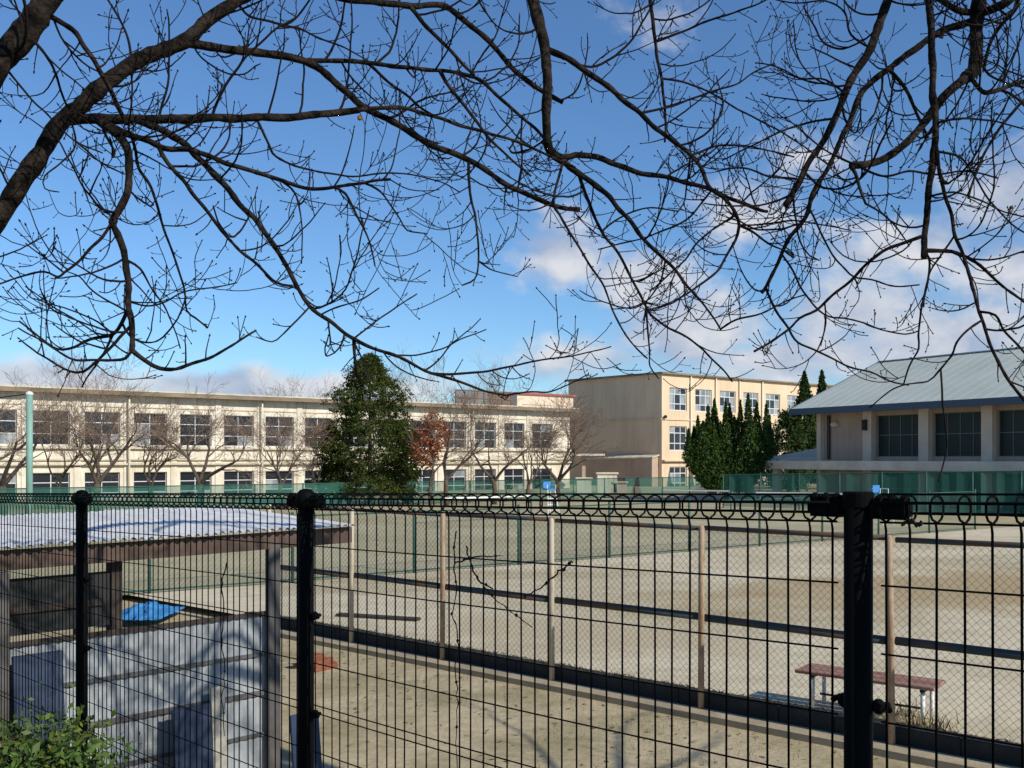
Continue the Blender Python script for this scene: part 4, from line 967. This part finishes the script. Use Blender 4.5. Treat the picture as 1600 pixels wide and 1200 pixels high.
L_(2.2, 1.1, [(400, 205), (420, 225), (432, 245), (470, 262), (520, 272), (560, 275), (620, 270), (680, 282), (720, 300)], dd=.2)
L_(2.4, 1.3, [(325, 32), (360, 20), (400, 5), (430, -10)], dd=-.2)
L_(2.2, 1.0, [(435, 40), (470, 45), (500, 60), (540, 75), (575, 95)], dd=.1, snap=False)
L_(2.4, 1.4, [(370, 2), (390, 25), (420, 33), (447, 38), (470, 20), (490, -10)], dd=.2)
TA.dress(.85); TA.finish()
cm = MB(); q = P(562, 184, TA.near(560, 172)[2]) - TA.base; cm.lathe((q.x, q.y, q.z), [(.003, -.012), (.010, -.008), (.011, .004), (.005, .010)], 8); cm.build('cut_stub', M['cut'], TA.t)

# ---- right tree (over the yard side)
TB = Tree('cherry_tree', 'bare cherry tree reaching in from the right and overhead with hanging branches', (6.4, 3.0, 0), 2)
fk = Vector((5.0, 3.1, 4.7))
TB.add([Vector(p) for p in ((6.4, 3.0, -.05), (6.35, 3.0, .8), (6.1, 3.02, 2.2), (5.6, 3.05, 3.6), tuple(fk))], [.24, .19, .17, .15, .13], 0, name='trunk')
def way(pts, r0, r1):
    n = len(pts); out = []; rad = []
    for i in range(n - 1):
        p0 = Vector(pts[max(0, i - 1)]); p1 = Vector(pts[i]); p2 = Vector(pts[i + 1]); p3 = Vector(pts[min(n - 1, i + 2)])
        for j in range(6):
            t = j / 6; out.append(.5 * ((2 * p1) + (p2 - p0) * t + (2 * p0 - 5 * p1 + 4 * p2 - p3) * t * t + (3 * p1 - p0 - 3 * p2 + p3) * t ** 3))
    out.append(Vector(pts[-1])); m_ = len(out); rad = [r0 + (r1 - r0) * i / (m_ - 1) for i in range(m_)]
    TB.add(out, rad, .5); return out
j7 = P(1530, -50, 4.3); j1 = P(818, -60, 4.7); j4 = P(1408, -60, 4.6); j6 = P(1451, -60, 4.2); j3 = P(1012, -60, 4.9); hi = Vector((3.0, 4.95, 5.75))
way([fk, (4.1, 3.6, 5.1), (3.1, 4.2, 5.15), j7], .09, .045)
way([fk, (4.2, 3.9, 5.5), hi], .10, .08)
way([hi, (2.0, 5.0, 6.0), (.9, 4.95, 5.8), (.3, 4.8, 5.4), j1], .075, .038)
way([hi, (2.3, 4.8, 5.65), j4], .05, .03); way([(3.1, 4.2, 5.15), (2.4, 4.25, 5.35), j6], .04, .02); way([(1.4, 4.98, 5.93), (.9, 4.95, 5.5), j3], .03, .014)
L_ = TB.limb
L_(13, 7.5, [(818, -60), (832, 0), (850, 75), (855, 125), (854, 200), (860, 237), (880, 252)], 4.7, 4.6, twigs=.9)
L_(6, 1.6, [(878, 250), (910, 275), (945, 302), (965, 325), (990, 352), (1012, 380), (1045, 412), (1075, 450), (1105, 482), (1125, 515)], dd=-.2)
L_(6, 3, [(864, 240), (882, 247), (900, 242), (932, 245), (962, 257), (1000, 270), (1040, 277), (1075, 287), (1112, 297), (1160, 318), (1200, 330)], dd=.2)
L_(6, 3, [(853, 80), (865, 82), (895, 95), (920, 115), (950, 135), (975, 157), (1000, 177), (1025, 202), (1050, 220), (1075, 237), (1095, 262), (1112, 295), (1135, 315), (1150, 335), (1155, 352)], dd=-.2)
L_(2.4, 1.2, [(1155, 352), (1175, 362), (1200, 380), (1240, 398)], dd=.1)
L_(2.6, 1.2, [(1155, 352), (1150, 375), (1132, 405), (1120, 425), (1087, 450), (1050, 472), (1010, 485)], dd=-.1)
L_(4.4, 2.2, [(1012, -60), (1016, 0), (1022, 50), (1027, 87), (1035, 137), (1040, 187), (1039, 222)], 4.9, 4.6)
L_(10, 5, [(1408, -60), (1387, 0), (1375, 32), (1360, 75), (1340, 107), (1320, 145), (1305, 185), (1287, 220), (1262, 257), (1245, 292), (1228, 322)], 4.6, 4.3, twigs=.9)
L_(15, 12, [(1530, -50), (1530, 0), (1525, 40), (1525, 80), (1521, 110), (1508, 122)], 4.3, 4.3, twigs=.5)
L_(9.5, 6.5, [(1508, 122), (1480, 145), (1460, 170), (1440, 197), (1417, 222), (1385, 245), (1355, 257), (1330, 260)], dd=-.1)
L_(4, 2, [(1330, 260), (1336, 272), (1343, 292), (1352, 318)], dd=-.1)
L_(7, 3, [(1522, 34), (1500, 40), (1475, 47), (1437, 72), (1412, 90), (1388, 108), (1350, 140), (1332, 180), (1315, 215), (1295, 260), (1272, 302), (1262, 332), (1247, 357), (1232, 377), (1215, 412), (1200, 440), (1188, 458)], dd=.25)
L_(3.4, 2, [(1388, 108), (1400, 120), (1420, 147), (1435, 185), (1450, 215)], dd=.1)
L_(7, 5.5, [(1451, -60), (1452, 0), (1454, 37), (1457, 100), (1457, 150), (1462, 200), (1457, 250), (1451, 300), (1446, 345), (1442, 402)], 4.2, 3.95, twigs=.7)
L_(3.4, 1.6, [(1446, 390), (1470, 392), (1497, 395), (1525, 410), (1545, 427), (1567, 447), (1600, 472), (1640, 500)], dd=-.1)
L_(6, 5, [(1525, 24), (1495, 15), (1465, -2), (1440, -25)], dd=.1)
L_(9, 7, [(1528, 20), (1550, 14), (1575, 2), (1610, -25)], dd=-.1)
L_(3.4, 2.6, [(1600, -6), (1585, 15), (1560, 45), (1545, 75), (1537, 110)], dd=.2)
L_(4, 3, [(1518, 116), (1530, 138), (1540, 145), (1562, 140), (1600, 128), (1650, 122)], dd=-.1)
L_(2.4, 1.6, [(1562, 138), (1585, 150), (1610, 175)], dd=.1)
L_(3, 1.6, [(1640, 110), (1597, 160), (1570, 190), (1550, 220), (1535, 247), (1520, 282), (1512, 310)], dd=-.2)
L_(3.4, 2.6, [(1460, 215), (1466, 255), (1475, 300), (1487, 337), (1492, 367), (1502, 392), (1510, 417), (1520, 450), (1527, 480), (1535, 500), (1545, 532), (1560, 565), (1577, 597), (1605, 630)], dd=-.3, twigs=.6)
L_(2.2, 1.6, [(1533, 486), (1555, 492), (1570, 517), (1600, 550), (1630, 580)], dd=-.1, twigs=.6)
L_(2.0, 1.6, [(1535, 500), (1510, 517), (1495, 535), (1487, 555), (1470, 576)], dd=-.1, twigs=.4)
L_(1.8, 1.2, [(1470, 576), (1472, 615), (1477, 665), (1479, 702), (1472, 732), (1466, 752)], dd=-.05, twigs=.25)
L_(1.6, 1, [(1470, 576), (1450, 595), (1410, 602), (1385, 615), (1360, 637)], dd=.1, twigs=.3)
L_(3, 1.8, [(1443, 367), (1425, 375), (1405, 382), (1380, 392), (1350, 417), (1325, 442), (1300, 462), (1275, 485), (1250, 497), (1232, 515), (1200, 537), (1178, 550)], dd=.2, twigs=.7)
L_(1.8, 1.2, [(1267, 325), (1282, 362), (1300, 397), (1320, 420), (1335, 432), (1360, 437), (1385, 445), (1407, 447), (1437, 445)], dd=-.1, twigs=.6)
L_(2.2, 1.3, [(1196, 446), (1212, 485), (1230, 510), (1247, 535), (1280, 550), (1320, 570), (1360, 582), (1390, 595), (1420, 602)], dd=-.1, twigs=.7)
L_(1.8, 1.1, [(1222, 402), (1240, 425), (1255, 455), (1275, 480), (1295, 495), (1320, 497), (1350, 505), (1375, 515), (1415, 522), (1435, 517)], dd=.1, twigs=.7)
L_(2.0, 1.3, [(1444, 392), (1452, 405), (1450, 440), (1442, 470), (1437, 500), (1435, 525), (1435, 545), (1422, 570), (1412, 600)], dd=.05, twigs=.6)
L_(1.9, 1.3, [(1492, 370), (1472, 397), (1455, 422), (1446, 450), (1443, 480)], dd=.1, twigs=.5)
L_(2.6, 1.2, [(878, 252), (867, 300), (866, 322), (875, 335), (895, 370), (912, 400), (925, 420), (940, 442), (950, 462), (960, 490), (975, 520), (995, 545), (1012, 560)], dd=-.2)
L_(3, 1.4, [(905, 272), (922, 322), (940, 362), (960, 387), (975, 410), (987, 437), (1000, 460), (1010, 480), (1017, 492), (1040, 510), (1070, 525), (1095, 542), (1112, 562), (1132, 580), (1145, 597)], dd=.1)
L_(1.8, 1, [(1010, 482), (1012, 512), (1015, 550), (1015, 572), (1030, 592)], dd=-.1, twigs=.7)
L_(2, 1.1, [(1112, 297), (1075, 342), (1037, 360), (1007, 372), (962, 382), (935, 390)], dd=.15)
L_(2, 1.1, [(1150, 337), (1112, 360), (1087, 382), (1070, 407), (1050, 425), (1015, 455)], dd=.1)
L_(2.2, 1.2, [(1000, 176), (1040, 168), (1080, 155), (1120, 140), (1150, 132), (1180, 112), (1210, 98)], dd=.2)
L_(2.2, 1.2, [(1022, 62), (1060, 52), (1100, 35), (1140, 22), (1180, 8), (1215, -10)], dd=-.2)
L_(2.2, 1.2, [(1085, 240), (1120, 228), (1160, 228), (1200, 235), (1240, 245)], dd=.2)
L_(1.8, 1.1, [(1030, 120), (1075, 130), (1120, 150), (1160, 175), (1210, 200), (1250, 225), (1300, 262)], dd=.1)
L_(2.0, 1.1, [(1305, 180), (1260, 192), (1215, 208), (1180, 225), (1130, 250)], dd=.2)
L_(1.9, 1.1, [(1360, 72), (1330, 55), (1320, 20), (1290, 2), (1240, 5), (1200, -5)], dd=.2)
L_(1.9, 1.1, [(1338, 108), (1300, 90), (1265, 72)], dd=-.1)
L_(1.9, 1.1, [(1325, 148), (1290, 125), (1250, 122), (1215, 105), (1180, 98)], dd=.1)
L_(2.2, 1.2, [(1250, 285), (1200, 275), (1160, 262), (1120, 268)], dd=.1)
L_(2.0, 1.1, [(1240, 300), (1200, 318), (1150, 322), (1100, 318)], dd=-.1)
L_(2.2, 1.2, [(1345, 258), (1300, 240), (1270, 220), (1245, 195)], dd=.2)
L_(2.2, 1.2, [(1345, 262), (1380, 275), (1420, 268), (1465, 272), (1510, 268), (1560, 278)], dd=-.15)
L_(2.0, 1.1, [(1458, 190), (1500, 185), (1545, 188), (1580, 195), (1620, 210)], dd=-.1)
L_(2.0, 1.1, [(1464, 240), (1500, 245), (1520, 270), (1545, 310), (1580, 350), (1620, 375)], dd=.1)
L_(1.8, 1.1, [(1350, 318), (1375, 330), (1400, 355), (1420, 385)], dd=.1)
L_(1.8, 1.1, [(1450, 305), (1490, 300), (1530, 312), (1570, 330), (1620, 345)], dd=.1)
L_(1.8, 1.1, [(940, 360), (960, 345), (990, 330), (1020, 325), (1060, 330)], dd=-.1)
L_(1.8, 1.1, [(1125, 515), (1150, 500), (1190, 490), (1230, 470), (1260, 460)], dd=-.1)
L_(1.6, 1.0, [(1155, 352), (1195, 350), (1240, 345), (1290, 352), (1330, 360)], dd=-.1)
# the rest of its crown, right of and above the view
rg = random.Random(99)
for i in range(9):
    az = rg.uniform(-1.6, 1.3); st = Vector((5.3 + rg.uniform(-.3, .3), 3.08, rg.uniform(3.9, 4.6))); d = Vector((math.cos(az), math.sin(az), rg.uniform(.15, .7))).normalized()
    pts = [st]; q = st.copy(); r0 = rg.uniform(.035, .06); ok = True; n = rg.randint(16, 24)
    for k_ in range(n):
        d = (d + Vector((rg.gauss(0, .1), rg.gauss(0, .1), rg.gauss(0, .06) - .01))).normalized(); q = q + d * .16; u, v = proj(q)
        if u < 1680 and v > -60: break
        pts.append(q.copy())
    if len(pts) > 4: TB.add(pts, [r0 * (1 - .8 * k_ / n) for k_ in range(len(pts))], .9)
for i in range(9):
    q = Vector((4.9, 3.15, 4.75)) + Vector((rg.uniform(-.15, .2), rg.uniform(-.1, .1), rg.uniform(-.1, .1))); tgt = Vector((rg.uniform(2.5, 8.0), rg.uniform(.5, 5.0), rg.uniform(6.4, 8.2))); pts = [q.copy()]; d = Vector((.1, .1, 1)); n = 26; st_ = (tgt - q).length / 23; r0 = rg.uniform(.03, .06)
    for k_ in range(n):
        d = (d * .8 + (tgt - q).normalized() * .3 + Vector((rg.gauss(0, .1), rg.gauss(0, .1), rg.gauss(0, .1)))).normalized(); q = q + d * st_; u, v = proj(q)
        if u < 1680 and v > -60: break
        pts.append(q.copy())
    if len(pts) > 4: TB.add(pts, [r0 * (1 - .8 * k_ / n) for k_ in range(len(pts))], .8)
TB.dress(.92); TB.finish()
